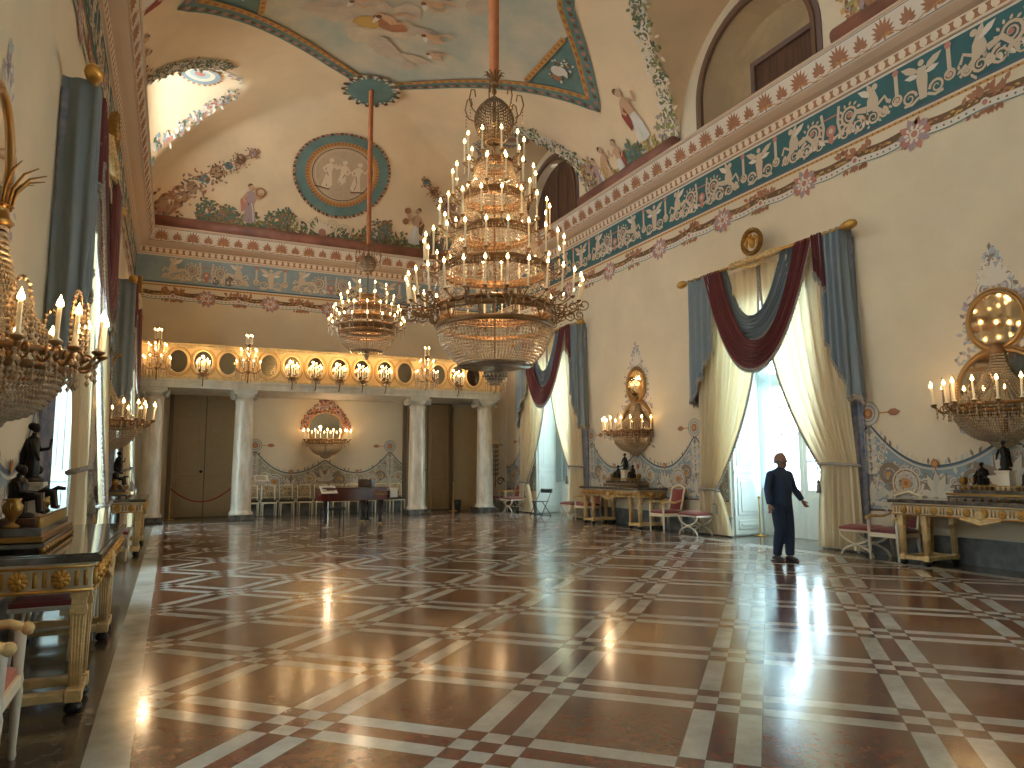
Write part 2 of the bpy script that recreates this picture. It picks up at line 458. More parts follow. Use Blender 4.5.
# side walls with tall window openings and arched upper openings
HW, HD, HA, SPR, TOPA, DEP = 1.2, 4.9, 1.62, 10.0, 11.55, .95
def arch_pts(c, n=20, hw=HA, spr=SPR, top=TOPA):
    return [(c - hw * cos(pi * i / n), spr + (top - spr) * sin(pi * i / n)) for i in range(n + 1)]
def side_wall(name, mp, label, sg):
    mb = MB(); top = 12.8
    def quad(a, b, z0, z1, m=0): mb.add([mp(a, z0), mp(b, z0), mp(b, z1), mp(a, z1)], [(0, 1, 2, 3)], m)
    u = YF
    for c in WIN:
        quad(u, c - HA, 0, top)
        quad(c - HA, c - HW, 0, 9.05); quad(c + HW, c + HA, 0, 9.05); quad(c - HW, c + HW, HD, 9.05)
        a = arch_pts(c)
        for seq in (a[:11], a[10:]):
            e0, e1 = seq[0], seq[-1]
            if seq is not None:
                for p, q in zip(seq, seq[1:]): mb.add([mp(*p), mp(*q), mp(q[0], top), mp(p[0], top)], [(0, 1, 2, 3)])
        # reveal of the tall opening
        for uu in (c - HW, c + HW): mb.add([mp(uu, 0), mp(uu, 0, -DEP), mp(uu, HD, -DEP), mp(uu, HD)], [(0, 1, 2, 3)], 1)
        mb.add([mp(c - HW, HD), mp(c + HW, HD), mp(c + HW, HD, -DEP), mp(c - HW, HD, -DEP)], [(0, 1, 2, 3)], 1)
        # reveal of the upper arch
        rim = [(c - HA, 9.05)] + a + [(c + HA, 9.05)]
        for p, q in zip(rim, rim[1:]): mb.add([mp(*p), mp(*q), mp(*q, -.75), mp(*p, -.75)], [(0, 1, 2, 3)], 0)
        mb.add([mp(c - HA, 9.05), mp(c + HA, 9.05), mp(c + HA, 9.05, -.75), mp(c - HA, 9.05, -.75)], [(0, 1, 2, 3)], 0)
        u = c + HA
    quad(u, YB, 0, top)
    struct(mb.build(name, ['wall', 'whitewood']), label, 'wall')
side_wall('wall_right', WR, 'long cream wall with painted frieze and tall windows', 1)
side_wall('wall_left', WL, 'cream wall on the side of the nearest gilded table', -1)
mb = MB(); mb.bb(XL, XR, YB, YB + .15, 0, 13)
struct(mb.build('wall_back', 'wall'), 'end wall behind the columns and gallery', 'wall')
mb = MB(); mb.bb(XL, XR, YF - .15, YF, 0, 13)
struct(mb.build('wall_front', 'wall'))

# windows
WINLAB = {}
def window(n, mp, c, label, solid=False, closed=False):
    r = bpy.data.objects.new('window_%d' % n, None); COL.objects.link(r); struct(r, label, 'window')
    P = lambda u, v, o: mp(u, v, -o)
    def bx(mb, u0, u1, z0, z1, o0, o1, mi=0):
        a = V(P(u0, z0, o0)); b = V(P(u1, z1, o1)); mb.bb(a.x, b.x, a.y, b.y, a.z, b.z, mi)
    fr = MB(); o0, o1 = .86, .95
    for uu in (c - HW, c + HW - .08): bx(fr, uu, uu + .08, 0, HD, o0, o1)
    bx(fr, c - HW, c + HW, HD - .1, HD, o0, o1); bx(fr, c - HW, c + HW, 3.3, 3.42, o0, o1)
    fr.build('window_frame', 'whitewood', r, bevel=.008)
    for k in (-1, 1):
        ua, ub = (c - HW + .08, c - .005) if k < 0 else (c + .005, c + HW - .08)
        lf = MB()
        for z0, z1 in ((0.02, 3.3), (3.42, HD - .1)):
            bx(lf, ua, ua + .1, z0, z1, .88, .94); bx(lf, ub - .1, ub, z0, z1, .88, .94)
            bx(lf, ua, ub, z1 - .1, z1, .88, .94)
        bx(lf, ua, ub, .0, 1.0, .885, .935); bx(lf, ua, ub, 3.42, 3.5, .88, .94)
        bx(lf, ua + .16, ub - .16, .22, .84, .872, .9)
        um = (ua + ub) / 2
        bx(lf, um - .018, um + .018, 1.0, 3.3, .885, .935); bx(lf, um - .018, um + .018, 3.45, HD - .1, .885, .935)
        for z in (1.58, 2.16, 2.74): bx(lf, ua, ub, z - .018, z + .018, .885, .935)
        lf.build('casement', 'whitewood', r, bevel=.006)
        if solid and (k > 0 or closed):
            sp = MB(); bx(sp, ua + .09, ub - .09, 1.0, 3.24, .9, .93)
            for z0, z1 in ((1.12, 1.9), (2.05, 3.12)): bx(sp, ua + .17, ub - .17, z0, z1, .885, .9); bx(sp, ua + .22, ub - .22, z0 + .05, z1 - .05, .875, .885)
            sp.build('inner_panel', 'whitewood', r, bevel=.006)
        gp = MB(); bx(gp, ua + .08, ub - .08, 1.0, 3.24, .905, .912); bx(gp, ua + .08, ub - .08, 3.48, HD - .14, .905, .912)
        gp.build('pane', 'glass', r)
    for k in (-1, 1):   # panelled shutters folded back against both jambs
        sh = MB(); u0 = c + k * HW
        bx(sh, u0 - k * .05, u0 - k * .005, .03, 3.4, .06, .84)
        for z0, z1 in ((.14, .34), (.44, 1.25), (1.5, 3.28)):
            bx(sh, u0 - k * .05, u0 - k * .07, z0, z1, .14, .76); bx(sh, u0 - k * .07, u0 - k * .085, z0 + .07, z1 - .07, .22, .68)
        bx(sh, u0 - k * .05, u0 - k * .075, 1.34, 1.4, .06, .84)
        sh.build('shutter', 'whitewood', r, bevel=.008)
    a = bpy.data.lights.new('daylight', 'AREA'); a.shape = 'RECTANGLE'; a.size = 2 * HW; a.size_y = HD; a.cycles.is_portal = True
    o = bpy.data.objects.new('daylight', a); COL.objects.link(o)
    o.location = mp(c, HD / 2, -1.02)
    nrm = V(mp(c, 0, 1)) - V(mp(c, 0, 0)); o.rotation_euler = nrm.to_track_quat('-Z', 'Z').to_euler()
window(1, WR, 10.85, 'tall white french window behind the walking man')
window(2, WR, 19.95, 'tall white french window behind the folding chair', True)
window(3, WR, 1.75, 'tall french window beside the camera')
window(4, WL, 10.85, 'tall french window beyond the nearest gilded table')
window(5, WL, 19.95, 'tall french window near the far gilded table')
window(6, WL, 1.75, 'tall french window on the near side, panels added to block daylight', True, True)  # out of view; both leaves panelled to keep daylight off the right wall

# upper arched windows: painted frame, recess, shutter
def upper(n, mp, c, kind, label):
    r = bpy.data.objects.new('window_%d' % n, None); COL.objects.link(r); struct(r, label, 'window')
    rim = [(c - HA, 9.05)] + arch_pts(c, 28) + [(c + HA, 9.05)]
    f = MB()
    for w, o, mi in ((.2, .03, 0), (.08, .07, 1)):
        vs = []; n_ = len(rim)
        for i, (u, v) in enumerate(rim):
            a = rim[max(i - 1, 0)]; b = rim[min(i + 1, n_ - 1)]; du, dv = b[0] - a[0], b[1] - a[1]; q = hypot(du, dv)
            nu, nv = -dv / q * w, du / q * w
            vs += [mp(u - nu * .15, v - nv * .15, 0), mp(u - nu * .15, v - nv * .15, o), mp(u + nu, v + nv, o), mp(u + nu, v + nv, 0)]
        f.add(vs, [(4 * i + k, 4 * i + k + 1, 4 * i + k + 5, 4 * i + k + 4) for i in range(n_ - 1) for k in range(3)], mi)
    f.build('window_frame', ['archpaint', 'brownline'], r)
    if kind == 'open':
        g = MB(); n_ = len(rim); g.add([mp(u, v, -.74) for u, v in rim], [tuple(range(n_))]); g.build('pane', 'dimglass', r)
        b = MB()
        for du in (-.8, 0, .8): b.box(mp(c + du, 10.2, -.7), (.05, .05, 2.3) if True else 0)
        b.build('glazing_bar', 'whitewood', r)
        a = bpy.data.lights.new('daylight', 'AREA'); a.shape = 'RECTANGLE'; a.size = 2 * HA; a.size_y = 2.5; a.cycles.is_portal = True
        o = bpy.data.objects.new('daylight', a); COL.objects.link(o); o.location = mp(c, 10.3, -.8)
        o.rotation_euler = (V(mp(c, 0, 1)) - V(mp(c, 0, 0))).to_track_quat('-Z', 'Z').to_euler()
    elif kind == 'shut':
        g = MB()
        for k in (-1, 1):
            half = [p for p in rim if (p[0] - c) * k >= -1e-6]; half = half + [(c, 9.05)] if k < 0 else [(c, 9.05)] + half
            g.add([mp(u, v, -.3 - .02 * k) for u, v in half], [tuple(range(len(half)))], 0)
        g.build('shutter', 'brownwood', r)
        b = MB()
        for u in (c - 1.1, c - .55, c + .55, c + 1.1): b.box(mp(u, 10.0, -.28), (.03, .04, 1.9))
        b.box(mp(c, 10.2, -.26), (.05, .07, 2.4)); b.build('shutter_rail', 'archpaint', r)
    else:
        g = MB(); g.add([mp(u, v, -.74) for u, v in rim], [tuple(range(len(rim)))]); g.build('recess', 'recess', r)
        b = MB()
        for u0, u1, z0, z1 in ((c - 1.2, c - 1.08, 9.05, 10.5), (c + .55, c + .67, 9.05, 10.5), (c - 1.2, c + .67, 10.5, 10.62)):
            p, q = V(mp(u0, z0, -.6)), V(mp(u1, z1, -.74)); b.bb(p.x, q.x, p.y, q.y, p.z, q.z)
        b.build('inner_frame', 'archpaint', r)
        s_ = MB(); p, q = V(mp(c - 1.08, 9.05, -.68)), V(mp(c + .55, 10.5, -.72)); s_.bb(p.x, q.x, p.y, q.y, p.z, q.z); s_.build('shutter', 'brownwood', r)
        w = MB(); w.tube([mp(c - HA, 9.5, -.1), mp(c + HA, 9.5, -.1)], .018, 6); w.build('guard_rail', 'brownline', r)
upper(7, WR, 10.85, 'niche', 'round-headed upper recess above the nearer draped window')
upper(8, WR, 19.95, 'shut', 'round-headed upper window with closed brown shutters')
upper(9, WR, 1.75, 'shut', 'round-headed upper window beside the camera')
upper(10, WL, 19.95, 'open', 'round-headed upper window under the bright lunette')
upper(11, WL, 10.85, 'open', 'round-headed upper window on the near side')
upper(12, WL, 1.75, 'open', 'round-headed upper window behind the camera')

# cornice swept round three walls
CP = [(0, 8.28, 0), (.05, 8.28, 0), (.09, 8.49, 0), (.12, 8.5, 0), (.2, 8.52, 0), (.3, 8.58, 0), (.33, 8.6, 0), (.46, 9.02, 0), (.49, 9.04, 0), (.49, 9.08, 0), (0, 9.1, 0)]
def cornice(n, mp, u0, u1, label):
    mb = MB(); vs = []
    for d, z, _ in CP: vs += [mp(u0, z, d), mp(u1, z, d)]
    mb.add(vs, [(2 * i, 2 * i + 1, 2 * i + 3, 2 * i + 2) for i in range(len(CP) - 1)])
    o = Orn(mp, ['pinkish', 'offwhite', 'russet', 'brownline'])
    # egg-and-dart row
    t = u0
    face = lambda u, v, h: mp(u, v, h + .05 + (v - 8.28) * .19)
    e = Orn(face, ['russet', 'cream', 'brownline'], .003, .003)
    e.rib([(u0, 8.385), (u1, 8.385)], .15, 'russet', 0); e.rib([(u0, 8.31), (u1, 8.31)], .03, 'cream', 1); e.rib([(u0, 8.47), (u1, 8.47)], .02, 'cream', 1)
    n_ = int((u1 - u0) / .19)
    for i in range(n_): e.disc(u0 + (i + .5) * (u1 - u0) / n_, 8.4, .075, 'cream', 1, 8, .95)
    # palmette band
    pf = lambda u, v, h: mp(u, v, .333 + (v - 8.6) * .31 + h)
    p = Orn(pf, ['offwhite', 'russet', 'goldpaint', 'brownline'], .003, .003)
    p.rib([(u0, 8.82), (u1, 8.82)], .4, 'offwhite', 0); p.rib([(u0, 8.63), (u1, 8.63)], .012, 'brownline', 1); p.rib([(u0, 9.0), (u1, 9.0)], .012, 'brownline', 1)
    n_ = int((u1 - u0) / .44); st = (u1 - u0) / n_
    for i in range(n_):
        u = u0 + (i + .5) * st
        if i % 2:
            p.rib([(u, 8.64), (u, 8.78)], .03, 'russet', 1); p.fan(u, 8.74, .27, 11, -.35, pi + .35, .062, 'russet', 1); p.spiral(u - .07, 8.7, .05, 1, 0, 1, .02, 'goldpaint', 1, 10); p.spiral(u + .07, 8.7, .05, 1, pi, -1, .02, 'goldpaint', 1, 10)
        else: p.fan(u, 8.72, .2, 7, .1, pi - .1, .07, 'russet', 1); p.leaf(u, 8.72, .24, .08, pi / 2, 'russet', 2)
        p.rib([(u + st * k / 6, 8.68 + .04 * sin(pi * k / 3 + (0 if i % 2 else pi))) for k in range(7)], .018, 'goldpaint', 1)
    for q in (e, p):
        off = len(mb.v); mb.v += q.mb.v; base = 1 + (0 if q is e else 3)
        for f, m_ in zip(q.mb.f, q.mb.m): mb.f.append([i + off for i in f]); mb.m.append(base + m_); mb.s.append(False)
    struct(mb.build('trim_%d' % n, ['pinkish'] + e.mats + p.mats), label, 'cornice')
cornice(1, WR, YF, YB, 'palmette cornice along the wall with the draped windows')
cornice(2, WL, YF, YB, 'palmette cornice above the nearest gilded table')
cornice(3, WB, XL, XR, 'palmette cornice above the musicians gallery')

# painted frieze: blue-green band with cream scrolls and figures, garland with rosettes below
def frieze(n, mp, u0, u1, per, uF, rper, uR, band, label):
    o = Orn(mp, [band, 'friezecream', 'offwhite', 'rosepaint', 'brownline', 'russet', 'goldpaint', 'green3', 'wall', 'navyline'], .004, .004)
    seg = int((u1 - u0) / .5)
    for i in range(seg):
        a, b = lerp(u0, u1, i / seg), lerp(u0, u1, (i + 1) / seg)
        o.mb.add([mp(a, 7.4, .004), mp(b, 7.4, .004), mp(b, 8.28, .004), mp(a, 8.28, .004)], [(0, 1, 2, 3)], 0)
    o.rib([(u0, 7.39), (u1, 7.39)], .05, 'navyline', 1); o.rib([(u0, 8.26), (u1, 8.26)], .05, 'offwhite', 1)
    o.rib([(u0, 7.3), (u1, 7.3)], .05, 'goldpaint', .5)
    for i in range(int((u1 - u0) / .11)): o.disc(u0 + i * .11, 7.3, .018, 'brownline', 1, 5)
    k0 = int((u0 - uF) / per) - 1; k1 = int((u1 - uF) / per) + 1
    ok = lambda u, m=.5: u0 + m < u < u1 - m
    for k in range(k0, k1 + 1):
        u = uF + k * per
        if ok(u):       # winged figure between two torches
            o.poly([(u - .06, 7.5), (u + .06, 7.5), (u + .1, 7.85), (u + .07, 8.05), (u - .07, 8.05), (u - .1, 7.85)], 'friezecream', 2)
            o.disc(u, 8.12, .055, 'friezecream', 2)
            for f in (-1, 1):
                o.leaf(u + f * .05, 7.98, .36, .13, pi / 2 - f * 1.05, 'friezecream', 2); o.leaf(u + f * .05, 7.92, .26, .1, pi / 2 - f * 1.4, 'offwhite', 2)
                o.rib([(u + f * .07, 7.55), (u + f * .2, 7.48), (u + f * .34, 7.5)], .05, 'friezecream', 2)
                t = u + f * .46
                if ok(t): o.rib([(t, 7.6), (t, 8.15)], .07, 'friezecream', 2); o.disc(t, 7.68, .1, 'friezecream', 2); o.disc(t, 8.17, .06, 'rosepaint', 3, 8); o.spiral(t, 7.68, .07, 1.2, 0, f, .02, 'brownline', 3, 12)
                o.spiral(u + f * .24, 7.6, .13, 1.5, pi if f > 0 else 0, -f, .05, 'friezecream', 2, 18, 'brownline'); 
        for f in (-1, 1):   # rider and curling tail
            c = u + f * per * .255
            if not ok(c, .6): continue
            o.poly([(c - .1, 7.72), (c + .12, 7.74), (c + .1, 7.95), (c + .02, 8.1), (c - .06, 8.08), (c - .12, 7.9)], 'friezecream', 2)
            o.disc(c - f * .06, 8.14, .06, 'friezecream', 2); o.leaf(c, 8.0, .34, .12, .6 if f > 0 else pi - .6, 'offwhite', 2); o.leaf(c, 8.02, .24, .1, 1.2 if f > 0 else pi - 1.2, 'friezecream', 2)
            o.rib([(c - f * .08, 7.78), (c - f * .24, 7.88), (c - f * .3, 7.74)], .055, 'friezecream', 2); o.rib([(c - f * .06, 7.76), (c - f * .2, 7.62), (c - f * .32, 7.54)], .055, 'friezecream', 2)
            for du, r in ((.0, .13), (.3, .15), (-.2, .09), (.5, .09), (.16, .08)): o.spiral(c + f * du, 7.6, r, 1.7, pi / 2, f, .055, 'friezecream', 2, 20, 'brownline')
            o.rib([(c + f * .12, 7.8), (c + f * .34, 7.86), (c + f * .5, 7.66), (c + f * .56, 7.52)], [.12, .1, .07, .03], 'friezecream', 2)
            for q in range(10): o.leaf(c + f * rnd(-.35, .6), rnd(7.46, 7.8), rnd(.07, .12), .05, rnd(0, 6.28), 'friezecream', 1.6)
            for q in range(5): o.leaf(c + f * (.1 + .1 * q), 7.5, .12, .06, pi / 2 + rnd(-.6, .6), 'offwhite', 2)
        u = uF + (k + .5) * per
        if ok(u):       # lyre with rosettes
            for f in (-1, 1):
                o.rib([(u + f * .04, 7.56), (u + f * .2, 7.62), (u + f * .16, 7.85), (u + f * .2, 8.14)], .06, 'friezecream', 2)
                o.spiral(u + f * .42, 7.86, .19, 2, -pi / 2, -f, .06, 'friezecream', 2, 24, 'brownline'); o.disc(u + f * .42, 7.86, .05, 'rosepaint', 3, 8)
                for q in range(12):
                    a = q * .52; o.leaf(u + f * .42 + .18 * cos(a), 7.86 + .18 * sin(a), .09, .05, a + .5, 'friezecream', 2)
                o.spiral(u + f * .3, 7.56, .11, 1.4, pi / 2, f, .045, 'friezecream', 2, 16, 'brownline'); o.leaf(u + f * .14, 7.52, .2, .09, pi / 2 - f * .9, 'offwhite', 2)
            o.disc(u, 7.74, .11, 'rosepaint', 2); o.disc(u, 7.74, .05, 'friezecream', 3); o.rib([(u - .16, 8.0), (u + .16, 8.0)], .03, 'rosepaint', 3)
            o.leaf(u, 7.48, .2, .16, pi / 2, 'rosepaint', 2)
    # garland
    n_ = int((u1 - u0) / .08)
    wav = lambda u: 6.97 + .02 * cos(2 * pi * (u - uR) / (rper / 2))
    o.rib([(u0 + i * .08, wav(u0 + i * .08) + .08) for i in range(n_ + 1)], .13, 'brownline', 1)
    o.rib([(u0 + i * .08, wav(u0 + i * .08) - .05) for i in range(n_ + 1)], .11, 'offwhite', 1)
    o.rib([(u0 + i * .08, wav(u0 + i * .08) - .11) for i in range(n_ + 1)], .02, 'tealpale', 2)
    for i in range(n_ * 2):
        u = u0 + i * .04
        if i % 3 == 0: o.disc(u, wav(u) - .05, .02, 'navyline' if i % 2 else 'brownline', 2, 5)
        o.leaf(u, wav(u) + .07 + rnd(-.03, .03), .09, .045, rnd(-.5, .5), random.choice(['brownline', 'russet', 'ochre', 'brownline']), 1.5)
    for k in range(int((u0 - uR) / rper) - 1, int((u1 - uR) / rper) + 2):
        u = uR + k * rper
        if ok(u, .3):
            for q in range(10):
                a = q * pi / 5; o.leaf(u + .07 * cos(a), 6.97 + .05 * sin(a), .25, .13, a, ('mauve', 'rosepaint')[q % 2], 2.5); o.leaf(u + .1 * cos(a), 6.97 + .07 * sin(a), .1, .06, a + .3, 'offwhite', 3)
            o.ring(u, 6.97, .06, .09, 'offwhite', 4, 10); o.disc(u, 6.97, .06, 'rosepaint', 4, 8)
            for q in range(12):
                a = q * pi / 6 + .2; o.leaf(u + .17 * cos(a), 6.97 + .14 * sin(a), .13, .07, a, 'russet', 2)
        u += rper / 2
        if ok(u, .3):
            for q in range(20): o.leaf(u + rnd(-.38, .38), 7.08 + rnd(-.03, .08), .15, .08, rnd(.2, 2.9), 'russet', 2); o.leaf(u + rnd(-.25, .25), 6.86, .11, .06, -rnd(.2, 2.9), 'russet', 2)
            o.ring(u, 6.97, .045, .075, 'offwhite', 4, 10); o.disc(u, 6.97, .045, 'rosepaint', 4, 8)
    struct(o.build('trim_%d' % n), label, 'painted frieze')
frieze(4, WR, YF, YB, 3.64, 7.14, 2.3, 7.34, 'teal', 'blue-green painted frieze above the draped windows')
frieze(5, WL, YF, YB, 3.64, 7.14, 2.3, 7.34, 'teal', 'blue-green painted frieze above the nearest gilded table')
frieze(6, WB, XL, XR, 4.0, 2.78, 1.97, .81, 'bluegrey', 'blue painted frieze above the musicians gallery')

# marbled roll mouldings on the cornice
mb = MB()
def roll(mb, a, b): mb.tube([a, lerp(V(a), V(b), .5), b], .22, 14)
roll(mb, (XL + .45, YB - .26, 9.26), (XR - .45, YB - .26, 9.26)); struct(mb.build('trim_7', 'roll'), 'red-brown marbled roll under the end lunette', 'moulding')
k = 8
for mp, nm in ((WR, 'wall with the draped windows'), (WL, 'wall with the nearest gilded table')):
    for a, b, w in ((13.2, 17.5, 'farther pier'), (4.2, 8.5, 'nearer pier')):
        mb = MB(); roll(mb, mp(a, 9.24, .25), mp(b, 9.24, .25)); struct(mb.build('trim_%d' % k, 'roll'), 'red-brown marbled roll on the %s of the %s' % (w, nm), 'moulding'); k += 1

# baseboards and dado painting
def dado_top(t):
    t = abs(t)
    if t < 1.1: return 1.48 + .44 * (1 - t / 1.1) ** 2
    if t < 2.25: return 1.48 + .74 * ((t - 1.1) / 1.15) ** 2
    return 1.48 + .74 * max(0, 1 - (t - 2.25) / 1.15) ** 2
def dado(n, mp, c, t0, t1, label, blue='bluegrey', z0=.74, lift=0, warm=False, dens=1.0):
    tp = lambda t: dado_top(t) + lift
    o = Orn(mp, [blue, 'dadocream', 'dadopale', 'navyline', 'brownline', 'goldpaint', 'russet', 'lavender'], .004, .004)
    N_ = int((t1 - t0) / .09)
    T = [lerp(t0, t1, i / N_) for i in range(N_ + 1)]
    for a, b in zip(T, T[1:]): o.mb.add([mp(c + a, z0, .004), mp(c + b, z0, .004), mp(c + b, tp(b), .004), mp(c + a, tp(a), .004)], [(0, 1, 2, 3)], 0)
    o.rib([(c + t0, z0), (c + t1, z0)], .035, 'brownline', 1); o.rib([(c + t0, z0 - .06), (c + t1, z0 - .06)], .05, 'dadocream', 1)
    o.rib([(c + t, tp(t)) for t in T], .035, 'navyline', 2); o.rib([(c + t, tp(t) - .05) for t in T], .025, 'dadocream', 2)
    for t in T[1::1]:
        o.leaf(c + t, tp(t) + .01, .12, .05, pi / 2 + rnd(-.5, .5), random.choice(['dadopale', 'dadocream', 'softline']), 1)
    ok = lambda t, m=.12: t0 + m < t < t1 - m
    cr, dk, gp = 'dadocream', 'softline', 'goldpaint'
    for f in (-1, 1):
        if ok(f * .5, .25):
            o.spiral(c + f * .5, 1.28 + lift, .22, 1.9, pi / 2, f, .085, cr, 3, 28, dk); o.disc(c + f * .5, 1.28 + lift, .06, gp, 5)
        if ok(f * 1.62, .25):
            t = f * 1.62; o.ring(c + t, 1.2 + lift, .15, .2, cr, 3, 20); o.ring(c + t, 1.2 + lift, .2, .225, dk, 3, 20); o.ring(c + t, 1.2 + lift, .225, .25, cr, 3, 20); o.spiral(c + t, 1.2 + lift, .3, .9, pi, f, .05, cr, 3, 20, dk); o.disc(c + t, 1.2 + lift, .085, gp, 4); o.disc(c + t, 1.2 + lift, .04, 'russet', 5, 8)
            for q in range(9): a = q * pi / 4.5; o.leaf(c + t + .1 * cos(a), 1.2 + lift + .1 * sin(a), .12, .08, a, 'dadopale', 4)
        if ok(f * 1.1, .2):
            t = f * 1.1
            for q in range(7):
                a = pi / 2 + (q - 3) * .42; o.leaf(c + t, .98 + lift, .48 - .04 * abs(q - 3), .17, a, dk, 2.5); o.leaf(c + t, 1.0 + lift, .42 - .04 * abs(q - 3), .12, a, (cr, 'dadopale')[q % 2], 3)
            o.disc(c + t, 1.52 + lift, .07, 'russet', 5); o.disc(c + t, 1.52 + lift, .04, gp, 6)
            for e in (-1, 1): o.spiral(c + t + e * .2, .94 + lift, .11, 1.4, 0 if e > 0 else pi, e, .045, cr, 3, 16, dk); o.disc(c + t + e * .2, .94 + lift, .03, gp, 5, 6)
        t = f * 2.25
        if ok(t, .05):
            z = 2.22 + lift
            for q in range(7): o.leaf(c + t, 1.35 + q * .1 + lift, .17, .1, pi / 2 + (.9 if q % 2 else -.9), (cr, 'dadopale')[q % 2], 3); o.leaf(c + t, 1.35 + q * .1 + lift, .17, .1, pi / 2 - (.9 if q % 2 else -.9), (cr, 'dadopale')[q % 2], 3)
            o.rib([(c + t, .8), (c + t, z)], .05, dk, 2.5)
            for e in (-1, 1):
                if ok(t + e * .32, .05):
                    o.spiral(c + t + e * .32, 1.34 + lift, .21, 1.8, -pi / 2, e, .085, cr, 3, 26, dk); o.disc(c + t + e * .32, 1.34 + lift, .05, gp, 5)
                    o.rib([(c + t + e * .02, .86), (c + t + e * .3, .84), (c + t + e * .34, 1.0), (c + t + e * .12, 1.14)], .075, cr, 3); o.leaf(c + t + e * .1, .92, .26, .13, pi / 2 - e * .5, 'dadopale', 3.5)
            o.leaf(c + t, .84, .4, .16, pi / 2, cr, 4)
            o.ring(c + t, z + .17, .1, .2, 'dadopale', 3, 20); o.ring(c + t, z + .17, .2, .215, dk, 3, 20); o.ring(c + t, z + .17, .13, .145, dk, 4, 18); o.disc(c + t, z + .17, .095, 'russet', 4); o.disc(c + t, z + .17, .05, gp, 5, 8)
            o.rib([(c + t - f * .2, z + .17), (c + t - f * .42, z + .17)], .025, gp, 3); o.leaf(c + t - f * .36, z + .17, .26, .13, pi if f > 0 else 0, 'russet', 3)
            if ok(t + f * .6, 0): o.rib([(c + t + f * .2, z + .17), (c + t + f * .6, z + .17)], .02, 'brownline', 3)
    # centre motif below the mirror
    if ok(0):
        for q in range(7): a = pi / 2 + (q - 3) * .4; o.leaf(c, 1.18 + lift, .6 - .06 * abs(q - 3), .19, a, dk, 2.5); o.leaf(c, 1.2 + lift, .55 - .06 * abs(q - 3), .14, a, (cr, 'dadopale')[q % 2], 3)
        o.disc(c, 1.5 + lift, .07, 'russet', 5)
    def fill(tt, zz, r):
        d_ = random.choice((-1, 1)); o.spiral(c + tt, zz, r, 1.6, rnd(0, 6.28), d_, r * .42, random.choice([cr, 'dadopale']), 2.2, 18, dk); o.disc(c + tt, zz, r * .22, gp, 3, 6)
        for q in range(4): a = rnd(0, 6.28); o.leaf(c + tt + r * cos(a), zz + r * sin(a), r * .8, r * .45, a + 1, random.choice([cr, 'dadopale', 'lavender']), 2)
    tt = t0 + .15
    while tt < t1 - .15:
        zz = z0 + .13
        while zz < tp(tt) - .14:
            fill(tt + rnd(-.04, .04), zz + rnd(-.03, .03), rnd(.06, .1)); zz += rnd(.16, .22)
        tt += .2
    for i in range(int((t1 - t0) * 44)):
        t = rnd(t0 + .1, t1 - .1); zz = rnd(z0 + .05, max(z0 + .1, tp(t) - .12)); o.leaf(c + t, zz, rnd(.08, .16), rnd(.04, .07), rnd(0, 6.28), random.choice([cr, 'dadopale', cr, dk, 'lavender']), 1.5)
    struct(o.build('trim_%d' % n), label, 'painted dado')
dado(12, WR, 6.3, -3.3, 3.3, 'scrolled painted dado beside the nearest draped window')
dado(13, WR, 15.4, -3.3, 3.3, 'scrolled painted dado between the two draped windows')
dado(14, WR, 24.5, -3.3, .15, 'scrolled painted dado in the far corner by the folding chair')
dado(15, WL, 6.3, -3.3, 3.3, 'scrolled painted dado behind the nearest gilded table')
dado(16, WL, 15.4, -3.3, 3.3, 'scrolled painted dado behind the far gilded table')
dado(17, WB, 4.72, -2.75, 2.7, 'scrolled painted dado behind the piano', 'dadowarm', .5, -.13)
def baseboard(nm, boxes, label):
    mb = MB()
    for b in boxes: mb.bb(*b, 0, .36); mb.bb(b[0] - .012, b[1] + .012, b[2] - .012, b[3] + .012, .36, .4)
    struct(mb.build(nm, 'marble_grey'), label, 'baseboard')
seg = [(YF, .55), (2.95, 9.65), (12.05, 18.75), (21.15, YB)]
baseboard('baseboard_right', [(XR - .04, XR, a, b) for a, b in seg], 'blue-grey marble baseboard under the draped windows wall')
baseboard('baseboard_left', [(XL, XL + .04, a, b) for a, b in seg], 'blue-grey marble baseboard behind the gilded tables')
baseboard('baseboard_back', [(2.15, 7.4, YB - .04, YB)], 'dark marble baseboard behind the row of chairs')

# ------------------------------------------------------------------ paintings on the vault
def vnorm(u, v, h): return (u, v, vault(u, v) - h)
o = Orn(vnorm, ['tealpale', 'goldpaint', 'russet', 'brownline', 'rosepaint', 'cream'], .03, .008)
def resample(P, st, closed=True):
    r = []; n = len(P)
    for i in range(n if closed else n - 1):
        a, b = P[i], P[(i + 1) % n]; d = hypot(b[0] - a[0], b[1] - a[1]); k = max(1, int(d / st))
        for j in range(k): r.append((lerp(a[0], b[0], j / k), lerp(a[1], b[1], j / k)))
    if not closed: r.append(P[-1])
    return r
def inset(P, d):
    r = []; n = len(P)
    for i in range(n):
        a, p, b = V(P[i - 1]), V(P[i]), V(P[(i + 1) % n])
        n1 = V((-(p - a).y, (p - a).x)).normalized(); n2 = V((-(b - p).y, (b - p).x)).normalized()
        m = (n1 + n2); m = m / max(.35, m.length_squared / 2) * 1.0
        r.append((p.x + m.x * d / 1.0 * .5 * 2 / 2, p.y + m.y * d / 1.0 * .5 * 2 / 2))
    return r
area = sum(OUT[i - 1][0] * OUT[i][1] - OUT[i][0] * OUT[i - 1][1] for i in range(len(OUT)))
sgn = 1 if area > 0 else -1
def band(d, w, m, l):
    P = resample(inset(OUT, sgn * d), .2); P.append(P[0]); o.rib(P, w, m, l)
band(.16, .4, 'tealpale', 0); band(.42, .13, 'goldpaint', 1); band(.42, .03, 'russet', 2)
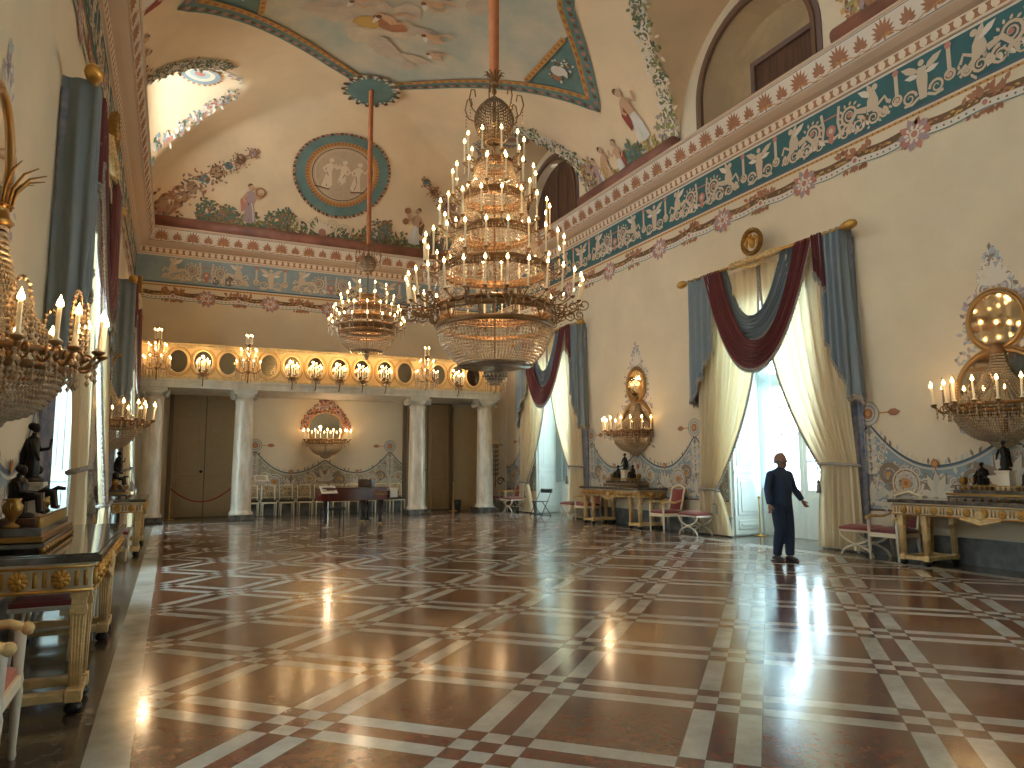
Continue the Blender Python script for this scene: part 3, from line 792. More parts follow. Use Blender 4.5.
for i, (x, y) in enumerate(resample(inset(OUT, 0), .16)):
    if y > 9: o.disc(x, y, .06, ('brownline', 'rosepaint')[i % 2], 2, 6); o.leaf(x, y, .1, .05, rnd(0, 6.28), 'brownline', 1)
for i, (x, y) in enumerate(resample(inset(OUT, sgn * .42), .12)):
    if y > 9: o.disc(x, y, .045, ('ochre', 'russet')[i % 2], 3, 6)
for sx in (-1, 1):
    for sy in (-1, 1):
        X = XC + sx * 3.42; a, b = 10.85 + sy * 3.45, 10.85 + sy * 5.55
        P = [(X, lerp(a, b, i / 12)) for i in range(13)]; o.rib(P, .14, 'goldpaint', 2)
        for i in range(25): o.disc(X, lerp(a, b, i / 24), .045, ('ochre', 'russet')[i % 2], 3, 6)
        if sy > 0:
            o.bush(X + sx * .45, 10.85 + 4.45, .28, .45, 60, ['green1', 'green2', 'white_p', 'rosepaint'], 1, .09)
            o.disc(X + sx * .4, 10.85 + 4.5, .17, 'white_p', 3); o.disc(X + sx * .5, 10.85 + 4.7, .12, 'russet', 3); o.leaf(X + sx * .35, 10.85 + 4.3, .4, .2, .5, 'white_p', 3)
struct(o.build('trim_18'), 'blue-green and gold border round the ceiling picture', 'painted border')

o = Orn(vnorm, ['cloud', 'cloud2', 'ochre', 'russet', 'flesh', 'white_p', 'brownline', 'mauve'], .03, .008)
def blob(cx, cy, rx, ry, m, l, n=18):
    o.poly([(cx + rx * cos(2 * pi * i / n) * rnd(.85, 1.1), cy + ry * sin(2 * pi * i / n) * rnd(.85, 1.1)) for i in range(n)], m, l)
for i in range(46):
    a = rnd(0, 1); cx = 2.6 + 2.6 * a + rnd(-.5, .5); cy = 15.4 + 2.0 * a + rnd(-.9, .7); blob(cx, cy, rnd(.18, .5), rnd(.15, .4), random.choice(['cloud', 'cloud2', 'cloud']), rnd(0, 1.5))
for i in range(26): blob(rnd(3.4, 6.2), rnd(12, 15.4), rnd(.2, .5), rnd(.2, .45), random.choice(['cloud', 'cloud2', 'mauve']), rnd(0, 1.5))
blob(3.95, 16.5, .38, .25, 'ochre', 3); blob(4.55, 16.45, .38, .22, 'russet', 4); blob(4.2, 16.2, .2, .2, 'russet', 4)
for cx, cy, s in ((4.15, 16.1, 1), (5.4, 16.4, .9), (5.75, 17.1, .7), (3.4, 15.7, .8), (5.0, 15.2, .9)):
    o.disc(cx, cy, .11 * s, 'flesh', 5, 8); o.leaf(cx + .05, cy - .05, .5 * s, .22 * s, rnd(-.8, .8), 'flesh', 5); o.rib([(cx, cy), (cx + .35 * s, cy + .25 * s), (cx + .6 * s, cy + .1 * s)], .08 * s, 'flesh', 5)
    o.rib([(cx + .3 * s, cy - .1), (cx + .6 * s, cy - .3 * s), (cx + .8 * s, cy - .2 * s)], .08 * s, 'flesh', 5); o.leaf(cx, cy, .4 * s, .14, pi / 2 + rnd(-.5, .8), 'white_p', 4.5); o.disc(cx - .02, cy + .05, .08 * s, 'brownline', 5.5, 8)
struct(o.build('trim_19'), 'clouds and figures painted in the ceiling picture', 'painting')

# rosettes where the two chandeliers hang
o = Orn(vnorm, ['tealpale', 'russet', 'goldpaint', 'brownline', 'cream', 'rosepaint'], .05, .01)
for cy in (19.72, 1.98):
    o.disc(XC, cy, .8, 'tealpale', 0, 28); o.ring(XC, cy, .28, .34, 'goldpaint', 1); o.disc(XC, cy, .28, 'russet', 1); o.disc(XC, cy, .16, 'goldpaint', 2)
    for i in range(34):
        a = i * 2 * pi / 34; o.disc(XC + .8 * cos(a), cy + .8 * sin(a), .07, ('brownline', 'cream')[i % 2], 2, 6); o.leaf(XC + .6 * cos(a), cy + .6 * sin(a), .2, .06, a, 'cream' if i % 3 else 'brownline', 1)
struct(o.build('trim_20'), 'blue painted rosette from which the smaller chandelier hangs', 'painted rosette')

# arc-length map of the end cove and the side coves
TAB = [0.]
for i in range(1, 401):
    t = (i - .5) / 400 * pi / 2; TAB.append(TAB[-1] + hypot(5.0 * sin(t), RI * cos(t)) * pi / 2 / 400)
TAS = [0.]
for i in range(1, 401):
    t = (i - .5) / 400 * pi / 2; TAS.append(TAS[-1] + hypot(AV * sin(t), RI * cos(t)) * pi / 2 / 400)
def theta(h, T):
    h = max(0, min(h, T[-1] - .001)); a, b = 0, 400
    while b - a > 1:
        m = (a + b) // 2
        if T[m] <= h: a = m
        else: b = m
    return (a + (h - T[a]) / (T[b] - T[a])) / 400 * pi / 2
def CE(u, h, o=0):
    t = theta(h, TAB); n = V((0, -cos(t) / DE, -sin(t) / RI)).normalized() * o
    return (u, YB - .1 - DE + DE * cos(t) + n.y, ZS + RI * sin(t) + n.z)
def CS(sg):
    def f(u, h, o=0):
        t = theta(h, TAS); n = V((-sg * cos(t) / AV, 0, -sin(t) / RI)).normalized() * o
        return (XC + sg * AV * cos(t) + n.x, u, ZS + RI * sin(t) + n.z)
    return f
# end lunette: medallion, dancers, shrubs
o = Orn(CE, ['tealpale', 'goldpaint', 'russet', 'relief', 'brownline', 'cream'], .02, .008)
mu, mh = 4.82, 2.72
for r0, r1, m, l in ((1.22, 1.56, 'tealpale', 0), (1.06, 1.22, 'goldpaint', 0), (0, 1.06, 'relief', 0)):
    for k in range(48):
        a, b = 2 * pi * k / 48, 2 * pi * (k + 1) / 48
        P = [(mu + r * cos(q), mh + r * sin(q)) for r, q in ((r0, a), (r1, a), (r1, b), (r0, b))]; o.poly(P if r0 else P[1:3] + [(mu, mh)], m, l)
for k in range(64):
    a = 2 * pi * k / 64; o.disc(mu + 1.57 * cos(a), mh + 1.57 * sin(a), .06, ('brownline', 'rosepaint')[k % 2], 2, 6); o.leaf(mu + 1.1 * cos(a), mh + 1.1 * sin(a), .14, .08, a, 'russet', 2); o.leaf(mu + 1.52 * cos(a), mh + 1.52 * sin(a), .14, .05, a + .6, 'brownline', 2)
o.ring(mu, mh, .98, 1.01, 'brownline', 2, 40); o.ring(mu, mh, .9, .915, 'cream', 2, 40)
for du, f in ((-.45, 1), (.02, -1), (.5, 1)): o.figure(mu + du, mh - .6, 1.15, 'cream', 'relief', f, 3, 'cream', 'relief')
o.rib([(mu - .85, mh - .58), (mu, mh - .68), (mu + .85, mh - .58)], .05, 'brownline', 3)
struct(o.build('trim_21'), 'round painted medallion of dancing figures in the end lunette', 'painted medallion')
o = Orn(CE, ['green1', 'green2', 'green3', 'bluegreen', 'rosepaint', 'cream', 'brownline', 'mauve', 'russet'], .02, .006)
for i in range(1500): 
    u = rnd(.4, 9.3); o.leaf(u, .22 + abs(random.gauss(0, .22)), rnd(.1, .24), rnd(.06, .11), rnd(.3, 2.8), random.choice(['green1', 'green2', 'green3', 'brownline']), 1 + rnd(0, 1))
for u, hh, r in ((.75, .6, .3), (1.35, .5, .25), (2.75, .5, .3), (3.2, .7, .2), (6.3, .6, .35), (6.6, .8, .22), (8.5, .6, .3), (9.0, .4, .25)):
    o.bush(u, hh + .15, r * 1.15, r * 1.5, 130, ['green1', 'green2', 'bluegreen', 'russet'], 2, .1); o.rib([(u, .05), (u + .04, hh)], .05, 'brownline', 2)
for f in (-1, 1):
    c = 4.4
    o.spiral(c + f * .75, .62, .34, 1.8, -pi / 2, -f, .07, 'cream', 2, 26, 'brownline'); o.spiral(c + f * .3, .8, .22, 1.6, 0, f, .06, 'cream', 2, 22, 'brownline'); o.spiral(c + f * 1.2, .45, .22, 1.6, pi, f, .06, 'russet', 2, 22)
o.fan(c, .5, .55, 9, .3, pi - .3, .12, 'cream', 3); o.disc(c, .55, .13, 'rosepaint', 4)
o.figure(2.0, .55, 1.3, 'mauve', 'rosepaint', 1, 4); o.ring(2.3, 1.6, .11, .17, 'russet', 5)
o.figure(7.7, .55, 1.35, 'white_p', 'brownline', -1, 4); o.disc(7.32, 1.75, .12, 'russet', 5); o.disc(7.3, 1.35, .12, 'russet', 5)
# masks and lyres climbing the two corner groins
for f in (-1, 1):
    PT = [(XC + f * (5.65 - 2.95 * q / 14), .42 + 2.6 * (q / 14) ** .92) for q in range(15)]
    o.rib(PT, [.62 * (1 - .85 * q / 14) for q in range(15)], 'russetpale', 1.5)
    for q in range(9):
        t = q / 8; u = XC + f * (5.65 - 2.75 * t); hh = .45 + 2.45 * t ** .92
        s = .46 * (1 - .55 * t)
        o.ring(u, hh, s * .55, s * .8, random.choice(['russet', 'brownline', 'cream']), 2, 14, .8); o.disc(u, hh, s * .5, random.choice(['bluegreen', 'brownline', 'mauve', 'russetpale']), 2.5, 10)
        for z in range(26): o.leaf(u + rnd(-s, s), hh + rnd(-s, s), s * .42, s * .2, rnd(0, 6.3), random.choice(['russet', 'softline', 'rosepaint', 'russetpale', 'cream', 'brownline']), 3 + rnd(0, .8))
struct(o.build('trim_22'), 'dancers, shrubs and scrolls painted on the end lunette', 'painting')

# side piers between the lunettes: figures in a garden; leaf scrolls along the groins
def pier(n, sg, c, label):
    o = Orn(CS(sg), ['green1', 'green2', 'green3', 'bluegreen', 'rosepaint', 'cream', 'brownline', 'mauve', 'russet', 'white_p'], .02, .006)
    w = 1.95
    for i in range(700): u = rnd(-w, w); o.leaf(c + u, .1 + abs(random.gauss(0, .14)), rnd(.12, .26), rnd(.07, .12), rnd(.3, 2.8), random.choice(['green1', 'green2', 'green3', 'ochre', 'brownline']), 1 + rnd(0, 1))
    o.bush(c - .35, .55, .4, .45, 130, ['bluegreen', 'green2', 'green1'], 2, .13); o.bush(c - 1.1, .5, .3, .4, 60, ['green3', 'ochre'], 2, .13); o.bush(c + 1.7, .75, .4, .6, 150, ['green3', 'ochre', 'brownline', 'russet', 'mauve'], 2, .15); o.bush(c - 1.75, .7, .35, .55, 110, ['green3', 'cream', 'mauve', 'green1'], 2, .14); o.bush(c + .75, .4, .3, .3, 50, ['ochre', 'green3'], 2, .12)
    o.figure(c - .95, .85, 1.55, 'white_p', 'redcloth', -1, 4); o.figure(c + .25, .25, 1.15, 'white_p', 'redcloth', 1, 4); o.figure(c + .85, .25, 1.2, 'flesh', 'ochre', -1, 4); o.figure(c + 1.35, .2, 1.1, 'mauve', 'white_p', 1, 4)
    for f in (-1, 1):
        for q in range(30):
            t = q / 29; x_ = lerp(.06, 2.6, t)
            hh = lerp(.15, 3.55, t)
            th = theta(hh, TAS); z = RI * sin(th); yy = WW * sqrt(max(0, 1 - (z / HP) ** 2)) if z < HP else 0
            cen = c + f * 4.55; u = cen - f * yy - f * .2
            if z >= HP: break
            o.spiral(u - f * .06, hh, .19, 1.4, rnd(0, 6), 1 if q % 2 else -1, .05, random.choice(['cream', 'white_p', 'green2']), 2, 14)
            for k in range(10): o.leaf(u + rnd(-.24, .16), hh + rnd(-.14, .14), rnd(.1, .22), rnd(.05, .09), rnd(0, 6.3), random.choice(['green1', 'green2', 'cream', 'green3', 'softline', 'white_p']), 1 + rnd(0, 1.5))
    struct(o.build('trim_%d' % n), label, 'painting')
pier(23, 1, 15.4, 'garden figures painted between the two upper recesses')
pier(24, -1, 15.4, 'garden figures painted beside the bright lunette')
pier(25, 1, 6.3, 'garden figures painted above the nearest wall chandelier')
pier(26, -1, 6.3, 'garden figures painted above the nearest gilded table')
# half rosette and flowers inside the bright lunette
def LP(u, v, h): return (u, v, vpen(v) - h)
o = Orn(LP, ['paleblue', 'rosepaint', 'white_p', 'green2', 'cream', 'goldpaint'], .03, .006)
for sg in (-1, 1):
    cx = XC + sg * 4.6
    for r0, r1, m in ((.38, .52, 'bluegrey'), (.26, .38, 'cream'), (.14, .26, 'paleblue')): o.ring(cx, 19.75, r0, r1, m, 1, 24)
    o.disc(cx, 19.75, .14, 'rosepaint', 1)
    for i in range(24): a = i * pi / 12; o.disc(cx + .54 * cos(a), 19.75 + .54 * sin(a), .045, ('goldpaint', 'rosepaint')[i % 2], 2, 6)
    for f in (1, -1):
        for q in range(260):
            t = rnd(0, 1); v = 19.95 + f * (2.4 - 1.9 * t ** 1.6); x = XC + sg * (6.0 - 2.4 * t) ; v -= f * rnd(0, .4)
            if vpen(v) > vmain(x, v) + .02: o.leaf(x, v, rnd(.06, .14), rnd(.04, .08), rnd(0, 6.3), random.choice(['green2', 'white_p', 'rosepaint', 'white_p', 'bluegrey']), 1 + rnd(0, 1))
struct(o.build('trim_27'), 'pale rosette and flower sprays inside the bright lunette', 'painting')
# ------------------------------------------------------------------ end bay: columns, gallery, doors, piers
def rect_frame(mb, x0, x1, z0, z1, y, w, d, mi=0):
    mb.bb(x0, x0 + w, y, y + d, z0, z1, mi); mb.bb(x1 - w, x1, y, y + d, z0, z1, mi); mb.bb(x0 + w, x1 - w, y, y + d, z1 - w, z1, mi); mb.bb(x0 + w, x1 - w, y, y + d, z0, z0 + w, mi)
def door(n, x0, x1, z1, label, knob):
    r = bpy.data.objects.new('door_%d' % n, None); COL.objects.link(r); struct(r, label, 'door'); r.location = ((x0 + x1) / 2, YB, 0)
    w = (x1 - x0) / 2
    f = MB(); f.bb(-w - .12, -w, -.1, 0, 0, z1 + .1); f.bb(w, w + .12, -.1, 0, 0, z1 + .1); f.bb(-w, w, -.1, 0, z1, z1 + .1); f.bb(-w, w, -.008, 0, 0, z1); f.build('door_frame', 'doordark', r, bevel=.01)  # last box: added dark sheet standing in for shade in the leaf gap
    for k in (-1, 1):
        l = MB(); a, b = (-w, -.016) if k < 0 else (.016, w)
        l.bb(a, b, -.06, -.01, .02, z1)
        for q0, q1 in ((.15, 1.15), (1.3, 3.0), (3.15, z1 - .15)): rect_frame(l, a + .14, b - .14, q0, q1, -.075, .035, .02)
        lf = l.build('door_leaf', 'door', r, bevel=.006)
        if k < 0: h = MB(); h.ball((b - .08, -.1, 1.42), .045); h.lathe([(.06, 0), (.06, .02)], 12, (b - .08, -.075, 1.42)); h.build('door_knob', 'bronze', lf)
door(1, .02, 1.92, 3.86, 'tall brown double door behind the rope barrier on the piano side', 1)
door(2, 7.55, 9.15, 3.78, 'tall brown double door between the two columns by the litter bin', 1)
# slanted partition and wall piers flanking the end bay
mb = MB()
for k, (xa, xb) in enumerate(((9.3, 9.72),)):
    mb.add([(xa, 24.69, 0), (xb, 23.2, 0), (xb + .2, 23.2, 0), (xa + .2, 24.69, 0), (xa, 24.69, 3.7), (xb, 23.2, 3.7), (xb + .2, 23.2, 3.7), (xa + .2, 24.69, 3.7)],
           [(0, 1, 5, 4), (1, 2, 6, 5), (2, 3, 7, 6), (4, 5, 6, 7)])
struct(mb.build('wall_partition', 'door'), 'brown partition behind the column near the litter bin', 'wall')
for nm, xa, xb, lab in (('wall_pier', 10.1, XR, 'wall pier beside the far draped window'), ('wall_pier', XL, -.62, 'wall pier behind the far gilded table')):
    mb = MB(); mb.bb(xa, xb, 23.5, YB, 0, 5.05); struct(mb.build(nm, 'stone'), lab, 'wall')
o = Orn(lambda u, v, h: (u, 23.5 - h, v), ['cream', 'brownline', 'bluegrey'], .006, .004)
for q in range(7): o.leaf(10.5, 1.2 + q * .16, .2, .12, pi / 2 + .8, 'bluegrey', 1); o.leaf(10.5, 1.2 + q * .16, .2, .12, pi / 2 - .8, 'softline', 2)
o.rib([(10.5, .8), (10.5, 2.3)], .03, 'brownline', 1); o.ring(10.5, 2.3, .08, .16, 'cream', 1); o.rib([(10.2, 2.3), (10.8, 2.3)], .03, 'brownline', 2)
for f in (-1, 1): o.spiral(10.5 + f * .2, 1.0, .15, 1.5, 0, f, .05, 'cream', 2, 16, 'brownline')
struct(o.build('trim_28'), 'painted candelabrum on the pier beside the far draped window', 'painting')

COLX = (-.5, 1.93, 7.34, 9.77)
CLAB = ('pale marble column behind the far gilded table', 'pale marble column between rope barrier and row of chairs', 'pale marble column between row of chairs and litter bin', 'pale marble column beside the litter bin, nearest the far draped window')
def make_column(x, lab):
    t = thing('column', lab, 'column', (x, 22.75, 0), 0, 'marble columns under the gallery'); t['kind'] = 'thing'
    t.scale = (1, 1, 1.032)
    b = MB(); b.bb(-.37, .37, -.37, .37, 0, .16); b.build('plinth', 'marble_top', t, bevel=.01)
    s = MB(); s.lathe([(.34, .16), (.345, .2), (.3, .25), (.285, .3), (.285, .8), (.275, 1.8), (.25, 3.3), (.262, 3.36), (.27, 3.4), (.245, 3.42), (.245, 3.5)], 28); s.build('shaft', 'marble_shaft', t)
    c = MB(); c.lathe([(.25, 3.48), (.3, 3.54), (.31, 3.57), (.28, 3.6)], 24); c.bb(-.33, .33, -.3, .3, 3.62, 3.7)
    for sx in (-1, 1):
        for sy in (-1, 1):
            c.tube([(sx * (.3 - .1 * (1 - .8 * i / 16) * cos(i * .75) * -1), sy * .27, 3.53 + .1 * (1 - .8 * i / 16) * sin(i * .75 + pi / 2)) for i in range(17)], .022, 5)
        c.tube([(sx * .31, -.27, 3.53), (sx * .31, 0, 3.53), (sx * .31, .27, 3.53)], [.085, .06, .085], 12)
    c.bb(-.31, .31, -.27, .27, 3.57, 3.63); c.build('capital', 'stone', t)
for x, l in zip(COLX, CLAB): make_column(x, l)

# gallery
t = thing('gallery_balcony', 'cream gallery with a row of oval mirrors carried on marble columns', 'gallery', (4.63, 22.4, 3.82)); t['kind'] = 'thing'; t.scale = (1, 1, .92)
GX0, GX1 = -.95 - 4.63, 10.25 - 4.63
e = MB(); e.bb(GX0, GX1, 0, 2.28, 0, .2); e.bb(GX0 - .03, GX1 + .03, -.04, .3, .2, .27); e.bb(GX0 - .02, GX1 + .02, -.02, .3, .1, .13)
e.build('entablature', 'stone', t, bevel=.008)
e = MB(); e.bb(GX0, GX1, -.05, .35, .27, .32); e.bb(GX0, GX1, -.02, .2, .32, .36); e.build('lower_moulding', 'gilt', t, bevel=.008)
e = MB(); e.bb(GX0, GX1, 0, .12, .36, 1.28); e.build('parapet', 'gallery', t)
e = MB(); e.bb(GX0, GX1, -.07, .2, 1.28, 1.33); e.bb(GX0, GX1, -.04, .16, 1.33, 1.4); e.bb(GX0, GX1, -.03, .0, 1.24, 1.28); e.build('top_rail', 'gilt', t, bevel=.008)
OV = (.07, .73, 1.40, 2.55, 3.22, 3.92, 4.65, 5.37, 6.12, 6.78, 7.93, 8.61, 9.19)
LIT = {.73: 1, 3.22: 2, 3.92: 3, 4.65: 4, 5.37: 5, 6.12: 6, 8.61: 7}
zc = .82
base_ov = None
for x in OV:
    f = MB()
    def oval(k, n=32): return [((.235 + k) * cos(2 * pi * i / n), -.02, ((.35) + k) * sin(2 * pi * i / n)) for i in range(n)]
    if base_ov is None:
        f.tube(oval(.035), .035, 6, closed=True); f.tube([(p[0], -.01, p[2]) for p in oval(.11)], .012, 5, closed=True, mi=1)
        base_ov = f.build('oval_frame', ['gallery', 'gold'], t); base_ov.location = (x - 4.63, 0, zc)
        g = MB(); g.add([(.235 * cos(2 * pi * i / 32), -.012, (.35) * sin(2 * pi * i / 32)) for i in range(32)], [tuple(range(32))]); g.build('oval_mirror', 'mirror_dark', base_ov)
    else: dup(base_ov, parent=t).location = (x - 4.63, 0, zc)

# ------------------------------------------------------------------ candle fittings
def candle_mesh(h=.3, r=.014, both=False):
    c = MB(); c.lathe([(r * 1.9, 0), (r * 2.2, .012), (r, .03), (r, h), (r * .5, h + .005)], 8)
    return c
CAND = {}
def candle(parent, loc, h=.3, r=.014, split=True, tilt=None):
    k = (h, r, split)
    if k not in CAND:
        c = candle_mesh(h, r)
        fl = [(0.001, 0), (r * 1.5, .014), (r * 1.4, .034), (r * .6, .062), (0.001, .085)]
        if split:
            a = bpy.data.meshes.new('candle'); o = c.build('candle', 'wax'); f = MB(); f.lathe(fl, 6); p = f.build('flame', 'flame')
            CAND[k] = (o.data, p.data); bpy.data.objects.remove(o); bpy.data.objects.remove(p); bpy.data.meshes.remove(a)
        else:
            c.lathe([(q * .72, z * .72) for q, z in fl], 6, (0, 0, h), mi=1); o = c.build('candle', ['wax', 'flame']); CAND[k] = (o.data, None); bpy.data.objects.remove(o)
    a, b = CAND[k]
    o = bpy.data.objects.new('candle', a); COL.objects.link(o); o.parent = parent; o.location = loc
    if tilt: o.rotation_euler = tilt
    if b: p = bpy.data.objects.new('flame', b); COL.objects.link(p); p.parent = o; p.location = (0, 0, h)
    return o
def lamp(loc, w, r=.12, col=(1, .70, .40)):
    r = .03
    l = bpy.data.lights.new('candle and fill glow', 'POINT'); l.energy = w; l.color = col; l.shadow_soft_size = r
    o = bpy.data.objects.new('candle and fill glow', l); COL.objects.link(o); o.location = loc; return o

def arm_path(r0, r1, z0, a, drop=.12):
    pts = []
    for i in range(9):
        t = i / 8; r = lerp(r0, r1, t); z = z0 - drop * sin(pi * t) * (1.1 - .2 * t) + .02 * t
        pts.append((r * cos(a), r * sin(a), z))
    return pts
def scroll(mb, a, r, z, s, n=14, rad=.008, mi=0):
    mb.tube([((r + s * (1 - .75 * i / n) * cos(i * .62 + 2.6)) * cos(a), (r + s * (1 - .75 * i / n) * cos(i * .62 + 2.6)) * sin(a), z + s * (1 - .75 * i / n) * sin(i * .62 + 2.6)) for i in range(n + 1)], rad, 4, mi)

def chandelier(label, x, y, zbase, tiers, ring_main, basket, dome, rodtop, s=1.0, knob=False):
    """tiers: (ring r, ring z, candle r, n, candle h) from top; z values absolute"""
    t = thing('chandelier', label, 'chandelier', (x, y, zbase))
    Z = lambda z: z - zbase
    rd = MB(); rd.lathe([(.075 * s, Z(dome[2]) + .42 * s), (.085 * s, Z(dome[2]) + .7 * s), (.1 * s, Z(lerp(dome[2], rodtop, .5))), (.1 * s, Z(rodtop) - .1), (.1 * s, Z(rodtop) + .02)], 14); rd.build('suspension_sleeve', 'terracotta', t)
    st = MB(); st.lathe([(.02, Z(basket[1])), (.02, Z(dome[2]) + .5 * s)], 8)
    for z, r in ((Z(dome[2]) + .06, .07), (Z(dome[2]) + .2, .045), (Z(dome[2]) + .32, .085), (Z(dome[2]) + .42, .06)): st.lathe([(.02, z - .06), (r * s, z - .02), (r * s, z + .02), (.02, z + .06)], 12)
    st.build('stem', 'metal_dark', t)
    lv = MB()
    for i in range(10):
        a = i * 2 * pi / 10; b = Z(dome[2]) + .34 * s
        lv.tube([(.05 * s * cos(a), .05 * s * sin(a), b), (.08 * s * cos(a), .08 * s * sin(a), b + .12 * s), (.14 * s * cos(a), .14 * s * sin(a), b + .2 * s), (.19 * s * cos(a), .19 * s * sin(a), b + .18 * s)], [.015 * s, .022 * s, .015 * s, .005], 5)
    lv.build('leaf_crown', 'metal_dark', t)
    if dome[0] > .12:   # beaded crown dome
        d = MB(); n = 46
        prof = []
        for i in range(15):
            q = i / 14; prof.append((dome[0] * sin(pi * (.1 + .8 * q)) ** .8 * (1 - .22 * q), Z(lerp(dome[2], dome[1], q))))
        for k in range(n):
            a = 2 * pi * k / n
            d.strand([(r * cos(a), r * sin(a), z) for r, z in prof], .048, .019)
        d.lathe([(prof[-1][0] + .03, prof[-1][1]), (prof[-1][0] + .05, prof[-1][1] + .03), (prof[-1][0] + .03, prof[-1][1] + .06), (prof[-1][0], prof[-1][1] + .03)], 24, mi=1)
        d.build('beaded_dome', ['crystal_dark', 'metal_dark'], t)
        for k in range(8):
            a = 2 * pi * k / 8 + .2; w = MB(); zz = Z(lerp(dome[2], dome[1], .34)); r0 = dome[0] * .95
            P = [((r0 + q) * cos(a), (r0 + q) * sin(a), zz + h) for q, h in ((0, -.06), (.1, .0), (.16, .16), (.12, .34), (.05, .36), (.03, .24))]
            w.tube(P, .012, 5); w.strand([(((r0 + .14) * cos(a)), ((r0 + .14) * sin(a)), zz + .1 - q * .05) for q in range(6)], .05, .014, 1); w.build('crystal_plume', ['metal_dark', 'crystal_dark'], t)
    prev = None
    for k, (r, z, cr, n, ch) in enumerate(tiers):
        g = MB(); z0 = Z(z)
        g.lathe([(r - .02, z0 - .03), (r + .02, z0 - .035), (r + .03, z0 + .02), (r, z0 + .035), (r - .02, z0 + .03), (r - .02, z0 - .03)], 36)
        a_off = .13 + k * .4
        for i in range(n):
            a = a_off + 2 * pi * i / n
            g.tube(arm_path(r, cr, z0, a, .09 * s), .009 * s + .002, 5)
            g.lathe([(.008, -.03), (.035 * s, -.005), (.042 * s, .012), (.01, .008)], 8, (cr * cos(a), cr * sin(a), z0 + .02))
            if i % 2 == 0: scroll(g, a + pi / n, r + .08 * s, z0 + .02, .09 * s)
        g.lathe([(r - .03, z0 - .1), (r - .01, z0 - .12), (r, z0 - .03)], 36); g.build('candle_ring', 'metal_dark', t)
        dr = MB()
        for i in range(n):
            a = a_off + 2 * pi * i / n
            for q in (0, 1, 2): dr.octa((cr * cos(a + q * .02), cr * sin(a + q * .02), z0 - .06 - .055 * q), .016, .026)
            a2 = a + pi / n; rr = r + .05
            for q in range(4): dr.octa((rr * cos(a2), rr * sin(a2), z0 - .06 - q * .05), .016, .024)
        if prev:
            m = int(44 + 40 * r)
            for i in range(m):
                a = 2 * pi * i / m; r0, z1 = prev
                dr.strand([((r0) * cos(a), (r0) * sin(a), z1 - .03), (lerp(r0, r, .55) * cos(a), lerp(r0, r, .55) * sin(a), lerp(z1, z0, .6)), ((r - .02) * cos(a), (r - .02) * sin(a), z0 + .04)], .062, .017)
        dr.build('bead_curtain', ['crystal', 'metal_dark'], t)
        for i in range(n):
            a = a_off + 2 * pi * i / n; lean = .1 if (k == len(tiers) - 1 and cr - r > .4) else 0
            candle(t, (cr * cos(a), cr * sin(a), z0 + .03), ch, .0155 * max(s, .8), True, (-lean * sin(a), lean * cos(a), 0) if lean else None)
        prev = (r, z0)
    # main rings and basket
    g = MB()
    for r, z in ring_main: g.lathe([(r - .025, Z(z) - .04), (r + .02, Z(z) - .045), (r + .035, Z(z)), (r + .02, Z(z) + .045), (r - .025, Z(z) + .04), (r - .025, Z(z) - .04)], 48)
    r, z0, cr = tiers[-1][0], Z(tiers[-1][1]), tiers[-1][2]
    if cr - r > .4:
        for i in range(12):
            a = .3 + 2 * pi * i / 12
            for q, (p0, p1, dz, dr_) in enumerate(((r, cr - .2, -.02, .2), (r - .03, cr - .33, -.1, .22))): g.tube(arm_path(p0, p1, z0 + dz, a + q * .1, dr_), .013, 5)
            for q in range(3): scroll(g, a + .05 * (q - 1), r + .2 + .18 * q, z0 - .1 + .03 * q, .11, 14, .011)
    g.build('main_ring', 'metal_dark', t)
    b = MB(); rb0, zb0 = ring_main[-1][0], Z(ring_main[-1][1]); rb1, zb1 = basket[0], Z(basket[1])
    m = int(92 * max(.75, s))
    prof = [(lerp(rb1, rb0, cos(q * pi / 2 / 10) ** .75 if q < 10 else 0), lerp(zb0, zb1, q / 10)) for q in range(11)]
    for i in range(m):
        a = 2 * pi * i / m
        b.strand([(r * cos(a), r * sin(a), z) for r, z in prof], .055, .021)
    b.lathe([(rb1 + .02, zb1), (rb1 + .04, zb1 - .03), (rb1, zb1 - .05), (0.01, zb1 - .04)], 36, mi=1)
    b.build('beaded_basket', ['crystal', 'crystal_dark'], t)
    p = MB(); pz = Z(basket[2]); pr_ = basket[3]
    p.lathe([(.012, zb1), (.012, pz + .12)], 6, mi=1)
    p.lathe([(pr_ * .3, pz + .1), (pr_, pz + .08), (pr_ * .96, pz + .02), (pr_ * .6, pz - .05), (.01, pz - .07)], 20, mi=1)
    for i in range(18):
        a = i * 2 * pi / 18
        for q in range(4): p.octa((pr_ * (1 - .2 * q) * cos(a), pr_ * (1 - .2 * q) * sin(a), pz + .02 - .045 * q), .02, .028)
    p.build('pendant', ['crystal', 'crystal_dark'], t)
    return t
chandelier('huge tiered crystal chandelier hanging nearest in the middle of the hall', XC, 10.85, 2.95,
           [(.30, 6.74, .52, 10, .36), (.50, 6.14, .72, 14, .38), (.64, 5.50, .95, 18, .4), (.90, 4.86, 1.2, 22, .42), (.96, 4.18, 1.45, 28, .4)],
           [(.97, 4.08), (.97, 3.84)], (.6, 3.22, 3.0, .2), (.38, 7.1, 7.86), 12.58)
for z, w in ((6.3, 80), (5.1, 140), (4.4, 140)): lamp((XC, 10.85, z), w, .5)
lamp((XC, 10.85, 8.6), 60, .2)  # extra lamp above all the candles, added to lighten the vault
